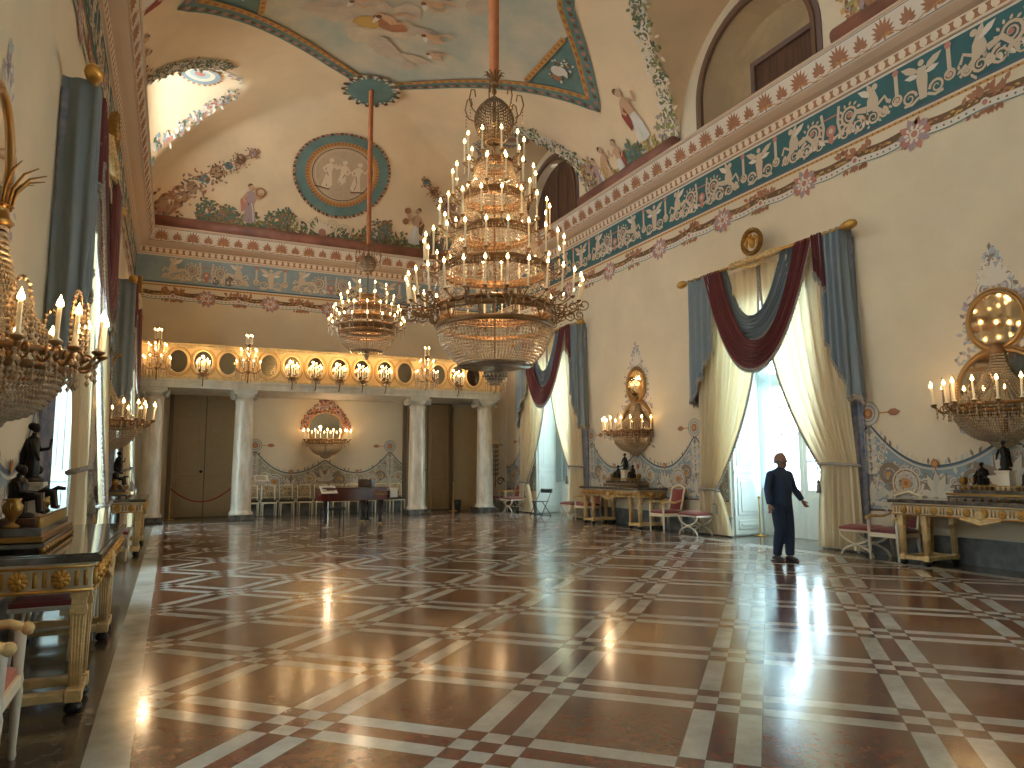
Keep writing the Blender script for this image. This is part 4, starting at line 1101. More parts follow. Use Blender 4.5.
chandelier('smaller crystal chandelier hanging farther down the hall from the blue rosette', XC, 19.7, 4.6,
           [(.3, 6.32, .55, 8, .26), (.5, 6.0, .76, 12, .26), (.7, 5.68, .93, 16, .26), (.8, 5.45, 1.05, 16, .15)],
           [(.78, 5.42), (.76, 5.24)], (.42, 4.78, 4.66, .07), (.24, 7.02, 7.5), 12.58, .72)
lamp((XC, 19.7, 6.0), 170, .4); lamp((XC, 19.7, 7.6), 50, .2)  # second lamp sits above the candles, added to lighten the vault

# gallery sconces and girandoles
def gsconce(x, lab):
    t = thing('gallery_sconce', lab, 'sconce', (x, 22.37, 4.04), 0, 'small candle sconces along the gallery')
    b = MB(); b.tube([(0, 0, -.16), (0, -.08, -.12), (0, -.14, .0), (0, -.14, .12)], .016, 6); b.lathe([(.02, .08), (.09, .14), (.11, .2), (.05, .24), (.02, .26)], 10, (0, -.14, 0))
    for i in range(8):
        a = pi + i * pi / 7; b.tube([(0, -.14, .18), (.09 * cos(a), -.14 + .09 * sin(a), .12), (.17 * cos(a), -.14 + .12 * sin(a), .2)], .009, 5)
    b.build('bracket', 'metal_dark', t)
    d = MB()
    for i in range(16): a = i * pi / 8; d.octa((.12 * cos(a), -.14 + .1 * sin(a), .08 + rnd(-.04, .04)), .02, .035)
    d.build('bead_spray', 'crystal', t)
    for i in range(8): a = pi + i * pi / 7; candle(t, (.17 * cos(a), -.14 + .12 * sin(a), .22 + .05 * (i % 3)), .26, .013, False)
    candle(t, (0, -.14, .3), .34, .013, False)
    lamp((x, 22.02, 4.8), 7, .1)
for x, l in ((.73, 'small candle sconce above the brown double door with rope barrier'), (3.22, 'leftmost of five neighbouring sconces on the gallery middle'), (3.92, 'second from the left of the five gallery sconces'),
             (4.65, 'middle one of the five gallery sconces'), (5.37, 'fourth from the left of the five gallery sconces'), (6.12, 'rightmost of five neighbouring sconces on the gallery middle'), (8.61, 'small candle sconce on the gallery nearest the far draped window')): gsconce(x, l)
def girandole(x, lab):
    t = thing('girandole', lab, 'candelabra', (x, 22.36, 4.02), 0, 'tall branched candelabra on the gallery')
    s = MB(); s.tube([(0, .02, 0), (0, -.1, .06), (0, -.18, .2), (0, -.18, 1.15)], .018, 6)
    for z, r in ((.3, .06), (.62, .05), (1.0, .05)): s.lathe([(.015, z - .05), (r, z), (.015, z + .05)], 10, (0, -.18, 0))
    s.build('stem', 'metal_dark', t)
    for z, r, n, h in ((.36, .36, 8, .2), (.72, .24, 6, .2), (1.1, .09, 4, .24)):
        b = MB()
        for i in range(n):
            a = 2 * pi * i / n + .3; b.tube([(p[0], p[1] - .18, p[2]) for p in arm_path(.02, r, z, a, .1)], .009, 5); b.lathe([(.006, -.01), (.03, .01), (.006, .012)], 6, (r * cos(a), r * sin(a) - .18, z + .02))
            for q in range(4): b.octa((r * cos(a), r * sin(a) - .18, z - .04 - .055 * q), .022, .034, 1); b.octa((r * .8 * cos(a + .2), r * .8 * sin(a + .2) - .18, z - .1 - .05 * q), .02, .03, 1); b.octa((r * .55 * cos(a), r * .55 * sin(a) - .18, z - .16 - .05 * q), .016, .03, 1)
        b.build('branch_ring', ['metal_dark', 'crystal'], t)
        for i in range(n): a = 2 * pi * i / n + .3; candle(t, (r * cos(a), r * sin(a) - .18, z + .03), h, .013, False)
    lamp((x, 21.95, 4.85), 10, .15)
for x, l in ((-.47, 'branched candelabrum at the gallery end above the far gilded table'), (1.95, 'branched candelabrum on the gallery above the column by the rope barrier'), (7.47, 'branched candelabrum on the gallery above the column near the litter bin'), (9.95, 'branched candelabrum at the gallery end partly behind the huge chandelier')): girandole(x, l)

# ------------------------------------------------------------------ wall mirrors with half chandeliers
def wmirror(lab, mp, u, z, rx, rz, flowers=0):
    t = thing('wall_mirror', lab, 'mirror', mp(u, z, .01))
    P = lambda du, dz, o: V(mp(u + du, z + dz, o + .01)) - V(mp(u, z, .01))
    f = MB(); n = 40
    f.tube([P((rx + .02) * cos(2 * pi * i / n), (rz + .02) * sin(2 * pi * i / n), .03) for i in range(n)], .026, 8, closed=True)
    f.tube([P((rx + .06) * cos(2 * pi * i / n), (rz + .075) * sin(2 * pi * i / n), .015) for i in range(n)], .018, 6, closed=True)
    f.build('mirror_frame', 'frame_gold', t)
    g = MB(); g.add([P((rx + .01) * cos(2 * pi * i / n), (rz + .01) * sin(2 * pi * i / n), .022) for i in range(n)], [tuple(range(n))]); g.build('mirror_glass', 'mirror', t)
    w = MB()
    if flowers:
        for i in range(330):
            a = rnd(-.15, pi + .15); q = rnd(-.03, .16); c, s_ = cos(a), sin(a)
            w.ball(P((rx + .1 + q) * c, (rz + .08 + q * (1 + 1.9 * max(0, s_) ** 8)) * s_, .03), rnd(.02, .05), 6, 4, i % 3)
        w.build('flower_garland', ['rosepaint', 'mauve', 'brownline'], t)
    return t
def aureole(n, mp, u, z0, z1, w, lab):
    o = Orn(mp, ['flowers', 'lavender', 'offwhite', 'lavender', 'wall', 'mauve', 'softline', 'paleblue'], .002, .0016)
    def prof(z):
        if z > 4.0: return .34 * max(.1, 1 - (z - 4.0) / .75)
        if z > 3.2: return .42 + .1 * sin((z - 3.2) / .8 * pi)
        return .66
    for i in range(1100):
        z = rnd(z0, z1); p = prof(z); du = rnd(-1, 1) * p * w
        o.leaf(u + du, z, rnd(.06, .13), rnd(.04, .07), rnd(0, 6.28), random.choice(o.mats[:8]), rnd(0, 2))
    for f in (-1, 1):
        o.spiral(u + f * .12, 4.12, .13, 1.6, -pi / 2, f, .05, 'offwhite', 3, 20, 'brownline')
    o.fan(u, 4.15, .42, 7, .5, pi - .5, .1, 'offwhite', 3)
    struct(o.build('trim_%d' % n), lab, 'painting')
aureole(29, WR, 6.3, 2.0, 4.7, 1, 'grey flower painting round the mirrors of the nearest wall chandelier')
aureole(30, WR, 15.4, 2.0, 4.7, 1, 'grey flower painting round the mirrors between the draped windows')
aureole(31, WL, 6.3, 2.0, 4.7, 1, 'grey flower painting behind the wall chandelier over the nearest gilded table')
aureole(32, WL, 15.4, 2.0, 4.7, 1, 'grey flower painting behind the wall chandelier over the far gilded table')

def half_chandelier(lab, x, y, ang, zr, s=1.0, tent=True, n=10, glow=14, crown=True):
    """ang: direction pointing from the wall into the hall"""
    t = thing('wall_chandelier', lab, 'wall chandelier', (x, y, zr), ang - pi)   # local -X points into the hall
    A0, A1 = pi / 2, 3 * pi / 2
    R0 = .62 * s
    g = MB()
    for r, z in ((R0, 0), (R0 * .97, -.1)): g.lathe([(r - .02, z - .03), (r + .02, z - .03), (r + .03, z + .02), (r - .02, z + .03), (r - .02, z - .03)], 24, a0=A0, a1=A1)
    aa = [A0 + .12 + (A1 - A0 - .24) * i / (n - 1) for i in range(n)]
    for i, a in enumerate(aa):
        rr = R0 + (.24 if i % 3 else .16) * s
        g.tube(arm_path(R0, rr, 0, a, .1), .012, 5); g.lathe([(.008, -.02), (.04, .0), (.045, .015), (.01, .012)], 8, (rr * cos(a), rr * sin(a), .02)); scroll(g, a + .12, R0 + .1, -.02, .08, 12, .009)
    g.lathe([(.03, .0), (.03, -.5)], 8, (0.0, 0, 0))
    g.build('half_ring', 'metal_dark', t)
    b = MB(); prof = [(lerp(.2 * s, R0 - .02, cos(q * pi / 2 / 10) ** .55 if q < 10 else 0), -.1 - .42 * s * q / 10) for q in range(11)]
    for i in range(52): a = A0 + (A1 - A0) * i / 51; b.strand([(r * cos(a), r * sin(a), z) for r, z in prof], .042, .017)
    b.lathe([(.21 * s, -.1 - .42 * s), (.18 * s, -.15 - .42 * s), (.1 * s, -.2 - .42 * s), (.01, -.22 - .42 * s)], 14, a0=A0, a1=A1)
    b.build('beaded_basket', ['crystal', 'crystal_dark'], t)
    d = MB()
    for i in range(2 * n):
        a = A0 + (A1 - A0) * (i + .5) / (2 * n)
        for q in range(4): d.octa(((R0 + .05) * cos(a), (R0 + .05) * sin(a), -.05 - .05 * q), .016, .026)
    for a in aa:
        for q in range(3): d.octa(((R0 + .2 * s) * cos(a), (R0 + .2 * s) * sin(a), -.04 - .055 * q), .018, .03)
    d.build('bead_fringe', 'crystal', t)
    if tent:
        w = MB(); zt = .92 if crown else .78
        for i in range(24):
            a = A0 + (A1 - A0) * i / 23
            P = [((.09 + (R0 - .12) * q ** 2.1) * cos(a), (.09 + (R0 - .12) * q ** 2.1) * sin(a), lerp(zt, .04, q)) for q in [k / 8 for k in range(9)]]
            w.strand(P, .044, .0135)
        w.build('bead_tent', 'crystal', t)
        c = MB(); c.lathe([(.1, zt - .03), (.13, zt), (.1, zt + .04), (.09, zt + .1), (.12, zt + .12)], 14, a0=A0, a1=A1)
        for i in range(7 if crown else 0):
            a = A0 + (A1 - A0) * (i + .5) / 7
            c.tube([(.1 * cos(a), .1 * sin(a), zt + .1), (.13 * cos(a), .13 * sin(a), zt + .24), (.2 * cos(a), .2 * sin(a), zt + .34), (.3 * cos(a), .3 * sin(a), zt + .38)], [.008, .012, .009, .004], 5)
        c.build('plume_crown' if crown else 'collar', 'bronze_gold' if crown else 'metal_dark', t)
        for k in range(4):
            a = A0 + .5 + k * .7; q = MB(); r = R0 + .1
            P = [(r * cos(a + e), r * sin(a + e), z) for e, z in ((-.1, .02), (-.11, .25), (-.06, .4), (0, .44), (.06, .4), (.11, .25), (.1, .02))]
            q.tube(P, .008, 5); q.strand(P, .04, .018, 1); q.build('beaded_loop', ['metal_dark', 'crystal'], t)
    for i, a in enumerate(aa):
        rr = R0 + (.24 if i % 3 else .16) * s; candle(t, (rr * cos(a), rr * sin(a), .03), .27 * s, .0145, True, (-.07 * sin(a), .07 * cos(a), 0))
    dx, dy = cos(ang), sin(ang); lamp((x + dx * .95, y + dy * .95, zr + .5), glow, .15)
    return t
wmirror('upper round gilt mirror above the nearest half chandelier', WR, 6.3, 3.62, .37, .4)
wmirror('larger lower gilt mirror behind the nearest half chandelier', WR, 6.3, 2.55, .62, .6)
wmirror('upper oval gilt mirror on the wall between the draped windows', WR, 15.4, 3.62, .37, .4)
wmirror('larger lower gilt mirror between the draped windows', WR, 15.4, 2.55, .62, .6)
wmirror('upper gilt mirror above the nearest gilded table', WL, 6.02, 3.75, .37, .45)
wmirror('lower gilt mirror above the nearest gilded table', WL, 6.3, 2.6, .56, .55)
wmirror('upper gilt mirror above the far gilded table', WL, 15.4, 3.62, .37, .4)
wmirror('lower gilt mirror above the far gilded table', WL, 15.4, 2.6, .56, .55)
wmirror('round mirror under a rosy flower garland behind the piano', WB, 4.72, 2.86, .56, .52, 1)
half_chandelier('half chandelier with beaded basket on the wall right of the walking man', XR - .06, 6.3, pi, 2.36, crown=False, glow=6)
half_chandelier('half chandelier on the wall between the two draped windows', XR - .06, 15.4, pi, 2.4, crown=False)
half_chandelier('half chandelier with bead tent over the nearest gilded table', XL + .06, 5.86, 0, 2.29, .82)
half_chandelier('half chandelier over the far gilded table beyond the curtain', XL + .06, 15.4, 0, 2.4)
half_chandelier('half chandelier on the end wall above the piano', 4.72, YB - .06, -pi / 2, 2.44, .95, False, 12, 24)
# ------------------------------------------------------------------ window draperies
ROD, RN = 5.72, .32
def drape(mp, c, far, lab, ztie, gap=.02):
    N0 = .17 if gap < .1 else .36
    k = 1 if far else -1
    t = thing('cream_curtain', lab, 'curtain', mp(c + k * 1.9, 0, 0))
    O = V(mp(c + k * 1.9, 0, 0))
    to, ti, tto, tti = c + k * 1.95, c + k * gap, c + k * 2.06, c + k * (1.52 if far else 1.28)
    def top(s, q):
        z = lerp(5.62, ztie, q); u = lerp(lerp(to, ti, s), lerp(tto, tti, s), q ** 2.3)
        n = lerp(.17, N0, q) + lerp(.05, .035, q) * sin(2 * pi * 8.5 * s + .6 * sin(3 * q)) + .018 * sin(2 * pi * 21 * s + 1)
        return V(mp(u, z, n)) - O
    m = MB(); m.grid(top, 110, 34); m.build('upper_drape', 'cream_cloth', t)
    def tail(s, q):
        z = lerp(ztie, .03, q); u = lerp(lerp(tto, tti, s), lerp(c + k * 2.12, c + k * 1.12, s), q ** .6)
        n = N0 + lerp(.035, .055, q) * sin(2 * pi * 6.5 * s + .5) + .012 * sin(2 * pi * 15 * s)
        return V(mp(u, z, n)) - O
    m = MB(); m.grid(tail, 80, 20); m.build('lower_drape', 'cream_cloth', t)
    m = MB(); P = [top(1, q / 34) for q in range(35)]; P = [p + (V(mp(0, 0, .03)) - V(mp(0, 0, 0))) for p in P]; m.tube(P, .024, 5)
    for q in range(69): 
        p = P[q // 2].lerp(P[min(34, q // 2 + 1)], .5 * (q % 2)); m.octa(p + V((0, 0, -.03)), .03, .045)
    m.build('fringe', 'fringe', t)
    m = MB(); ring = [V(mp(lerp(tto, tti, .5) + (abs(tto - tti) / 2 + .03) * cos(2 * pi * i / 20), ztie + .03 * sin(2 * pi * i / 20 + .5), N0 + .1 * sin(2 * pi * i / 20))) - O for i in range(20)]
    m.tube(ring, .03, 6, closed=True)
    e = V(mp(tti, ztie, N0 + .1)) - O; m.tube([e, e + V((0, 0, -.25)), e + V((0, 0, -.32))], [.014, .014, .04], 6); m.lathe([(.02, -.32), (.04, -.36), (.045, -.5), (.01, -.5)], 8, e)
    m.build('tieback', 'fringe', t)
def swag(mp, c, nm, lab, uL0, uL1, uR0, uR1, d0, d1, n0, cloth, folds=7, pw=2.2):
    O = V(mp(c, ROD, .2)); t = thing(nm, lab, 'swag', O)
    def P(s, q):
        sh = 1 - abs(2 * q - 1) ** pw
        u = lerp(lerp(uL0, uL1, s), lerp(uR0, uR1, s), q) + c
        z = ROD + .02 - lerp(d0, d1, s ** .9) * sh
        n = n0 + .1 * sh * (1 - .5 * s) + .035 * sin(2 * pi * folds * s) + .012 * sin(2 * pi * folds * 2.3 * s)
        return V(mp(u, z, n)) - O
    m = MB(); m.grid(P, 84, 48); m.build('swag_cloth', cloth, t)
    f = MB(); L = [P(0, i / 90) for i in range(91)]; f.tube(L, .022, 5)
    for p in L: f.octa(p + V((0, 0, -.045)), .024, .06)
    f.build('fringe', 'fringe', t)
def tail(mp, c, nm, lab, ui, uo, zi, zo, cloth, ret=True, n0=RN):
    O = V(mp(c + uo, ROD, 0)); t = thing(nm, lab, 'curtain', O)
    ke = .5 if ret else 1.0
    def P(s, q):
        if s <= ke: a = s / ke; u = lerp(ui, uo, a); n = n0 + .045 * sin(2 * pi * 3.5 * a)
        else: a = (s - ke) / (1 - ke); u = uo + .045 * sin(2 * pi * 1.6 * a + 1.5 * q) * (.4 + q) + (.10 if uo > 0 else -.10) * q * sin(pi * a); n = lerp(n0, .01, a)
        zb = lerp(zi, zo, min(1, s / ke)) + (.12 * abs(sin(2 * pi * 2.2 * s)) if q > .5 else 0)
        return V(mp(c + u * (1 + .02 * q), lerp(ROD + .03, zb, q), n + .02 * q * sin(9 * s))) - O
    m = MB(); m.grid(P, 60, 26); m.build('tail_cloth', cloth, t)
    f = MB(); L = [P(i / 60, 1) for i in range(61)]; f.tube(L, .022, 5)
    for p in L: f.octa(p + V((0, 0, -.05)), .024, .06)
    L = [P(0, i / 40) for i in range(41)]; f.tube(L, .02, 5)
    for p in L: f.octa(p, .026, .04)
    f.build('fringe', 'fringe', t)
def dress(mp, c, w, gap=.02):
    O = V(mp(c, ROD, RN)); t = thing('curtain_rod', 'gilt curtain rod with wreath medallion ' + w, 'curtain rod', O)
    Q = lambda u, z, n=0: V(mp(c + u, ROD + z, RN + n)) - O
    m = MB(); m.tube([Q(-2.12, 0), Q(2.12, 0)], .032, 8); m.build('rod', 'gold', t)
    for k in (-1, 1):
        f = MB(); f.tube([Q(k * 2.1, 0), Q(k * 2.16, 0), Q(k * 2.24, .0), Q(k * 2.34, 0), Q(k * 2.42, 0), Q(k * 2.46, 0)], [.03, .05, .085, .09, .06, .01], 12); f.build('finial', 'gold', t)
        b = MB(); b.tube([Q(k * 1.95, 0), Q(k * 1.95, 0, -RN)], .025, 6); b.build('bracket', 'gold', t)
    b = MB(); b.tube([Q(-.72, 0), Q(-.68, 0), Q(.68, 0), Q(.72, 0)], [.03, .07, .07, .03], 10)
    for i in range(22): a = -.62 + i * .06; b.ball(Q(a, .03 * (-1) ** i, .06), .035, 6, 4)
    for i in range(9): b.ball(Q(-.3 + i * .075, -.1 - .05 * sin(i * pi / 8), .03), .04, 6, 4)
    b.build('carved_centre', 'gilt', t)
    g = MB(); ring = [Q(.24 * cos(2 * pi * i / 24), .36 + .24 * sin(2 * pi * i / 24), .02) for i in range(24)]; g.tube(ring, .05, 7, closed=True)
    for i in range(24): g.ball(Q(.25 * cos(2 * pi * i / 24), .36 + .25 * sin(2 * pi * i / 24), .05), .045, 6, 4)
    g.build('wreath', 'bronze_gold', t)
    e = MB(); e.ball(Q(0, .34, .03), (.07, .07, .12)); e.ball(Q(.03, .49, .04), .045)
    for k in (-1, 1): e.tube([Q(0, .36, .03), Q(k * .1, .45, .03), Q(k * .17, .36, .03), Q(k * .14, .24, .03)], [.05, .05, .04, .01], 6)
    e.build('eagle', 'gold', t)
    swag(mp, c, 'blue_swag', 'blue-grey swag behind the burgundy one ' + w, 1.42, .95, -1.08, -.6, 1.7, 1.15, .2, 'blue_cloth')
    swag(mp, c, 'burgundy_swag', 'deep burgundy swag looped in front ' + w, 1.5, .98, -1.5, -1.08, 2.3, 1.72, RN + .02, 'burgundy', 8)
    tail(mp, c, 'blue_tail_curtain', 'blue-grey tail on the far rod end ' + w, 1.3, 2.08, 4.0, 2.9, 'blue_cloth')
    tail(mp, c, 'blue_tail_curtain', 'blue-grey tail on the near rod end ' + w, -1.62, -2.08, 3.75, 2.6, 'blue_cloth')
    tail(mp, c, 'burgundy_tail', 'small burgundy tail by the near rod end ' + w, -1.5, -1.72, 4.95, 4.6, 'burgundy', False, RN + .03)
    drape(mp, c, True, 'cream curtain tied back on the far side ' + w, .98, gap)
    drape(mp, c, False, 'cream curtain tied back on the near side ' + w, 1.5, gap)
    for k, z in ((1, 'far'), (-1, 'near')):
        O2 = V(mp(c + k * 2.05, 0, 0)); t = thing('lining_curtain', 'blue floor-length drape at the %s edge %s' % (z, w), 'curtain', O2)
        def P(s, q): return V(mp(c + k * lerp(1.88, 2.14, s) + .0, lerp(5.6, .02, q), lerp(.1, .03, s) + .03 * sin(2 * pi * 3 * s + q))) - O2
        m = MB(); m.grid(P, 26, 14); m.build('long_drape', 'lining', t)
        f = MB(); f.tube([P(i / 14, 1) + V((0, 0, .04)) for i in range(15)], .03, 5); f.build('fringe', 'fringe', t)
    O3 = V(mp(c, 0, -.7)); t = thing('sheer_curtain', 'white sheer curtain against the panes ' + w, 'curtain', O3)
    m = MB(); m.grid(lambda s, q: V(mp(c + lerp(1.12, .74, s) , lerp(4.8, 1.0, q), -.72 + .03 * sin(2 * pi * 7 * s))) - O3, 60, 8); m.build('sheer_cloth', 'sheer', t)
dress(WR, 10.75, 'at the window behind the man')
dress(WR, 19.95, 'at the window behind the folding chair')
dress(WL, 10.75, 'at the window past the nearest gilded table', .45)
dress(WL, 19.95, 'at the window past the far gilded table', .5)

# ------------------------------------------------------------------ gilded console tables
def table(lab, x, y, rz):
    t = thing('console_table', lab, 'table', (x, y, 0), rz, 'gilded console tables along the walls')
    L, D0, D1 = 1.32, .06, .84
    m = MB(); m.bb(D0 - .02, D1 + .05, -L - .06, L + .06, .93, .975); m.bb(D0 - .01, D1 + .03, -L - .04, L + .04, .975, .985); m.build('marble_top', 'marble_top', t, bevel=.012)
    a = MB(); a.bb(D0, D1, -L, L, .76, .9); a.bb(D0 - .01, D1 + .02, -L - .02, L + .02, .9, .93); a.bb(D0, D1 + .012, -L - .012, L + .012, .745, .765); a.build('apron', 'giltwhite', t, bevel=.006)
    c = MB()
    def orn(px, py, nx, ny, kind):
        if kind:
            for i in range(10):
                an = i * pi / 5; c.tube([(px + nx * .012, py + ny * .012, .83), (px + nx * .016 + ny * .05 * cos(an), py + ny * .016 + nx * .05 * cos(an), .83 + .058 * sin(an))], [.01, .019], 5)
            c.ball((px + nx * .02, py + ny * .02, .83), .022, 8, 5)
        else:
            for e in (-.025, .025): c.tube([(px + nx * .01 + ny * e, py + ny * .01 + nx * e, .785), (px + nx * .01 + ny * e, py + ny * .01 + nx * e, .88)], .013, 6)
    for i in range(22): orn(D1, -L + .06 + i * (2 * L - .12) / 21, 1, 0, i % 2)
    for sy in (-1, 1):
        for i in range(7): orn(D0 + .06 + i * (D1 - D0 - .12) / 6, sy * L, 0, sy, i % 2)
    for z in (.76, .905):
        c.tube([(D1 + .012, -L, z), (D1 + .012, L, z)], .012, 6)
        for sy in (-1, 1): c.tube([(D0, sy * (L + .012), z), (D1, sy * (L + .012), z)], .012, 6)
    c.build('carving', 'gold', t)
    d = MB(); P = [(-.3, .76), (-.26, .72), (-.15, .71), (-.08, .67), (0, .65), (.08, .67), (.15, .71), (.26, .72), (.3, .76)]
    d.prism(P, D1 - .02, D1 + .02, 0, lambda a_, b_, z_: (z_, a_, b_)); d.ball((D1 + .02, 0, .8), (.03, .07, .07)); d.tube([(D1 + .02, -.27, .735), (D1 + .02, -.12, .70), (D1 + .02, 0, .665), (D1 + .02, .12, .70), (D1 + .02, .27, .735)], .014, 6)
    d.build('apron_drop', 'gilt', t)
    pos = [(D1 - .07, sy * q) for sy in (-1, 1) for q in (L - .08, L - .46)] + [(D0 + .07, sy * q) for sy in (-1, 1) for q in (L - .08, L - .46)]
    base = None
    for px, py in pos:
        if base is None:
            g = MB()
            for z, w in ((.74, .044), (.72, .048), (.64, .045), (.62, .048)): g.bb(-w, w, -w, w, z - .012, z + .012)
            g.bb(-.04, .04, -.04, .04, .63, .745)
            vs = []
            for z, w in ((.15, .027), (.62, .038)): vs += [(sx * w, sy * w, z) for sx, sy in ((-1, -1), (1, -1), (1, 1), (-1, 1))]
            g.add(vs, [(0, 1, 5, 4), (1, 2, 6, 5), (2, 3, 7, 6), (3, 0, 4, 7)])
            for i in range(4):
                e = -.75 + .5 * i
                for f in (0, 1, 2, 3):
                    p0, p1 = [(e * .034, -.034), (e * .047, -.047)], 0
                    rt = Matrix.Rotation(f * pi / 2, 3, 'Z'); A, B = rt @ V((e * .028, -.028, .17)), rt @ V((e * .038, -.039, .6)); g.tube([A, B], .006, 5)
            base = g.build('leg', 'gilt', t); base.location = (px, py, 0)
            f = MB(); f.bb(-.046, .046, -.046, .046, .075, .15); f.build('leg_block', 'gilt', base, bevel=.006)
            f = MB(); f.lathe([(.02, 0), (.045, .01), (.055, .035), (.045, .06), (.03, .075)], 12); f.build('foot', 'bronze', base)
        else:
            dup(base, parent=t, loc=(px, py, 0))
    for sy in (-1, 1):
        for q in (L - .08, L - .46): s = MB(); s.bb(D0 + .12, D1 - .12, sy * q - .04, sy * q + .04, .085, .14); s.build('stretcher', 'gilt', t, bevel=.006)
        for px in (D0 + .07, D1 - .07): s = MB(); s.bb(px - .04, px + .04, min(sy * (L - .13), sy * (L - .41)), max(sy * (L - .13), sy * (L - .41)), .085, .14); s.build('stretcher', 'gilt', t, bevel=.006)
TB = [('gilded console table at the lower left corner, largest in view', XL, 6.6, 0, 'nearest gilded table', 'lower left'),
      ('gilded console table farther along the same wall, before the first column', XL, 15.6, 0, 'far gilded table', 'far left'),
      ('pale gilded console table behind the walking man, at the picture edge', XR, 6.25, pi, 'pale gilded table at the picture edge', ''),
      ('warm-lit gilded console table between the two draped windows', XR, 15.55, pi, 'gilded table between the draped windows', '')]
for lab, x, y, rz, w, _ in TB: table(lab, x, y, rz)

def statuette(lab, x, y, z, rz, seated=False, h=.42):
    t = thing('bronze_statuette', lab, 'statuette', (x, y, z), rz)
    b = MB(); b.lathe([(.0, 0), (.085, 0), (.085, .02), (.06, .035), (0, .035)], 14); b.build('statuette_base', 'bronze', t)
    f = MB(); s = h / .42
    if not seated:
        f.lathe([(.05, .03), (.062, .08), (.05, .16), (.042, .2), (.055, .27), (.05, .31), (.02, .335), (.017, .35)], 12, (0, 0, 0), sx=.8 * s, sy=s)
        f.ball((.01, 0, .385), (.028, .026, .035)); f.ball((-.012, 0, .395), (.03, .03, .03))
        f.tube([(0, .055, .3), (.03, .09, .23), (.09, .06, .24)], [.02, .018, .012], 6); f.tube([(0, -.055, .3), (.02, -.085, .22), (.05, -.08, .15)], [.02, .018, .012], 6)
        f.tube([(-.02, .0, .3), (-.05, .02, .2), (-.06, .04, .05)], [.03, .035, .03], 6)
        f.tube([(.09, .06, .24), (.1, .06, .31)], .008, 5)
    else:
        f.bb(-.07, .03, -.06, .06, .03, .12); f.lathe([(.06, .11), (.055, .16), (.06, .22), (.045, .255), (.017, .27), (.016, .29)], 12, (-.02, 0, 0))
        f.ball((.0, 0, .315), (.027, .025, .033)); f.ball((-.018, 0, .325), (.028, .028, .028))
        for k in (-1, 1):
            f.tube([(0, k * .03, .13), (.1, k * .035, .14), (.11, k * .04, .04), (.14, k * .045, .035)], [.035, .03, .022, .014], 7)
            f.tube([(-.02, k * .06, .235), (.0, k * .085, .17), (.08, k * .06, .16)], [.02, .017, .012], 6)
        f.tube([(.08, .06, .16), (.12, .075, .18), (.17, .08, .17)], [.012, .02, .014], 6)
    f.build('draped_figure', 'bronze', t)
def centrepiece(w, x, y, sg):
    """stepped plateau with railing, statuettes and urns standing on it; sg: direction of the hall"""
    X = lambda n: x + sg * n
    Z = .985
    t = thing('table_plateau', 'dark stepped plateau with gilt railing on the ' + w, 'centrepiece', (X(.36), y, Z), 0 if sg > 0 else pi)
    b = MB(); b.bb(-.2, .2, -.74, .74, .03, .06); b.bb(-.17, .17, -.66, .66, .1, .15); b.build('step', 'marble_top', t, bevel=.005)
    b = MB()
    for i in range(13): b.ball((.19, -.72 + i * .12, .02), .022, 6, 4); b.ball((-.19, -.72 + i * .12, .02), .022, 6, 4)
    b.bb(-.19, .19, -.76, .76, .07, .1); b.build('foot_row', 'bronze_gold', t)
    b = MB()
    for i in range(19): b.lathe([(.01, .15), (.013, .18), (.008, .21)], 6, (.15, -.63 + i * .07, 0))
    b.bb(.14, .16, -.66, .66, .205, .22); b.build('gilt_railing', 'bronze_gold', t)
    b = MB(); b.bb(-.09, .09, -.11, .11, .15, .19); b.bb(-.075, .075, -.09, .09, .19, .4); b.bb(-.09, .09, -.105, .105, .4, .43); b.build('pedestal', 'stone', t, bevel=.006)
    for k in (-1, 1): b = MB(); b.bb(-.1, .1, k * .33 - .12, k * .33 + .12, .15, .2); b.build('side_block', 'brownwood', t, bevel=.005)
    statuette('tall standing bronze statuette on the ' + w, X(.36), y, Z + .43, 0 if sg > 0 else pi)
    for k, nm in ((1, 'farther'), (-1, 'nearer')):
        statuette('seated bronze statuette, %s of two, on the %s' % (nm, w), X(.36), y + k * .33, Z + .2, 0 if sg > 0 else pi, True)
        u = thing('gilt_urn', 'small gilt urn at the %s end of the %s' % (nm, w), 'urn', (X(.36), y + k * .6, Z + .15))
        q = MB(); q.lathe([(0, 0), (.045, 0), (.045, .015), (.015, .03), (.02, .05), (.055, .1), (.06, .14), (.04, .17), (.05, .185), (0, .185)], 14); q.build('urn_body', 'bronze_gold', u)
        for e in (-1, 1): q = MB(); q.tube([(0, e * .05, .15), (0, e * .09, .16), (0, e * .09, .11), (0, e * .05, .1)], .007, 5); q.build('urn_handle', 'bronze_gold', u)
for lab, x, y, rz, w, _ in TB: centrepiece(w, x, {15.55: 15.5, 6.25: 6.15, 6.6: 6.1}.get(y, y), 1 if rz == 0 else -1)

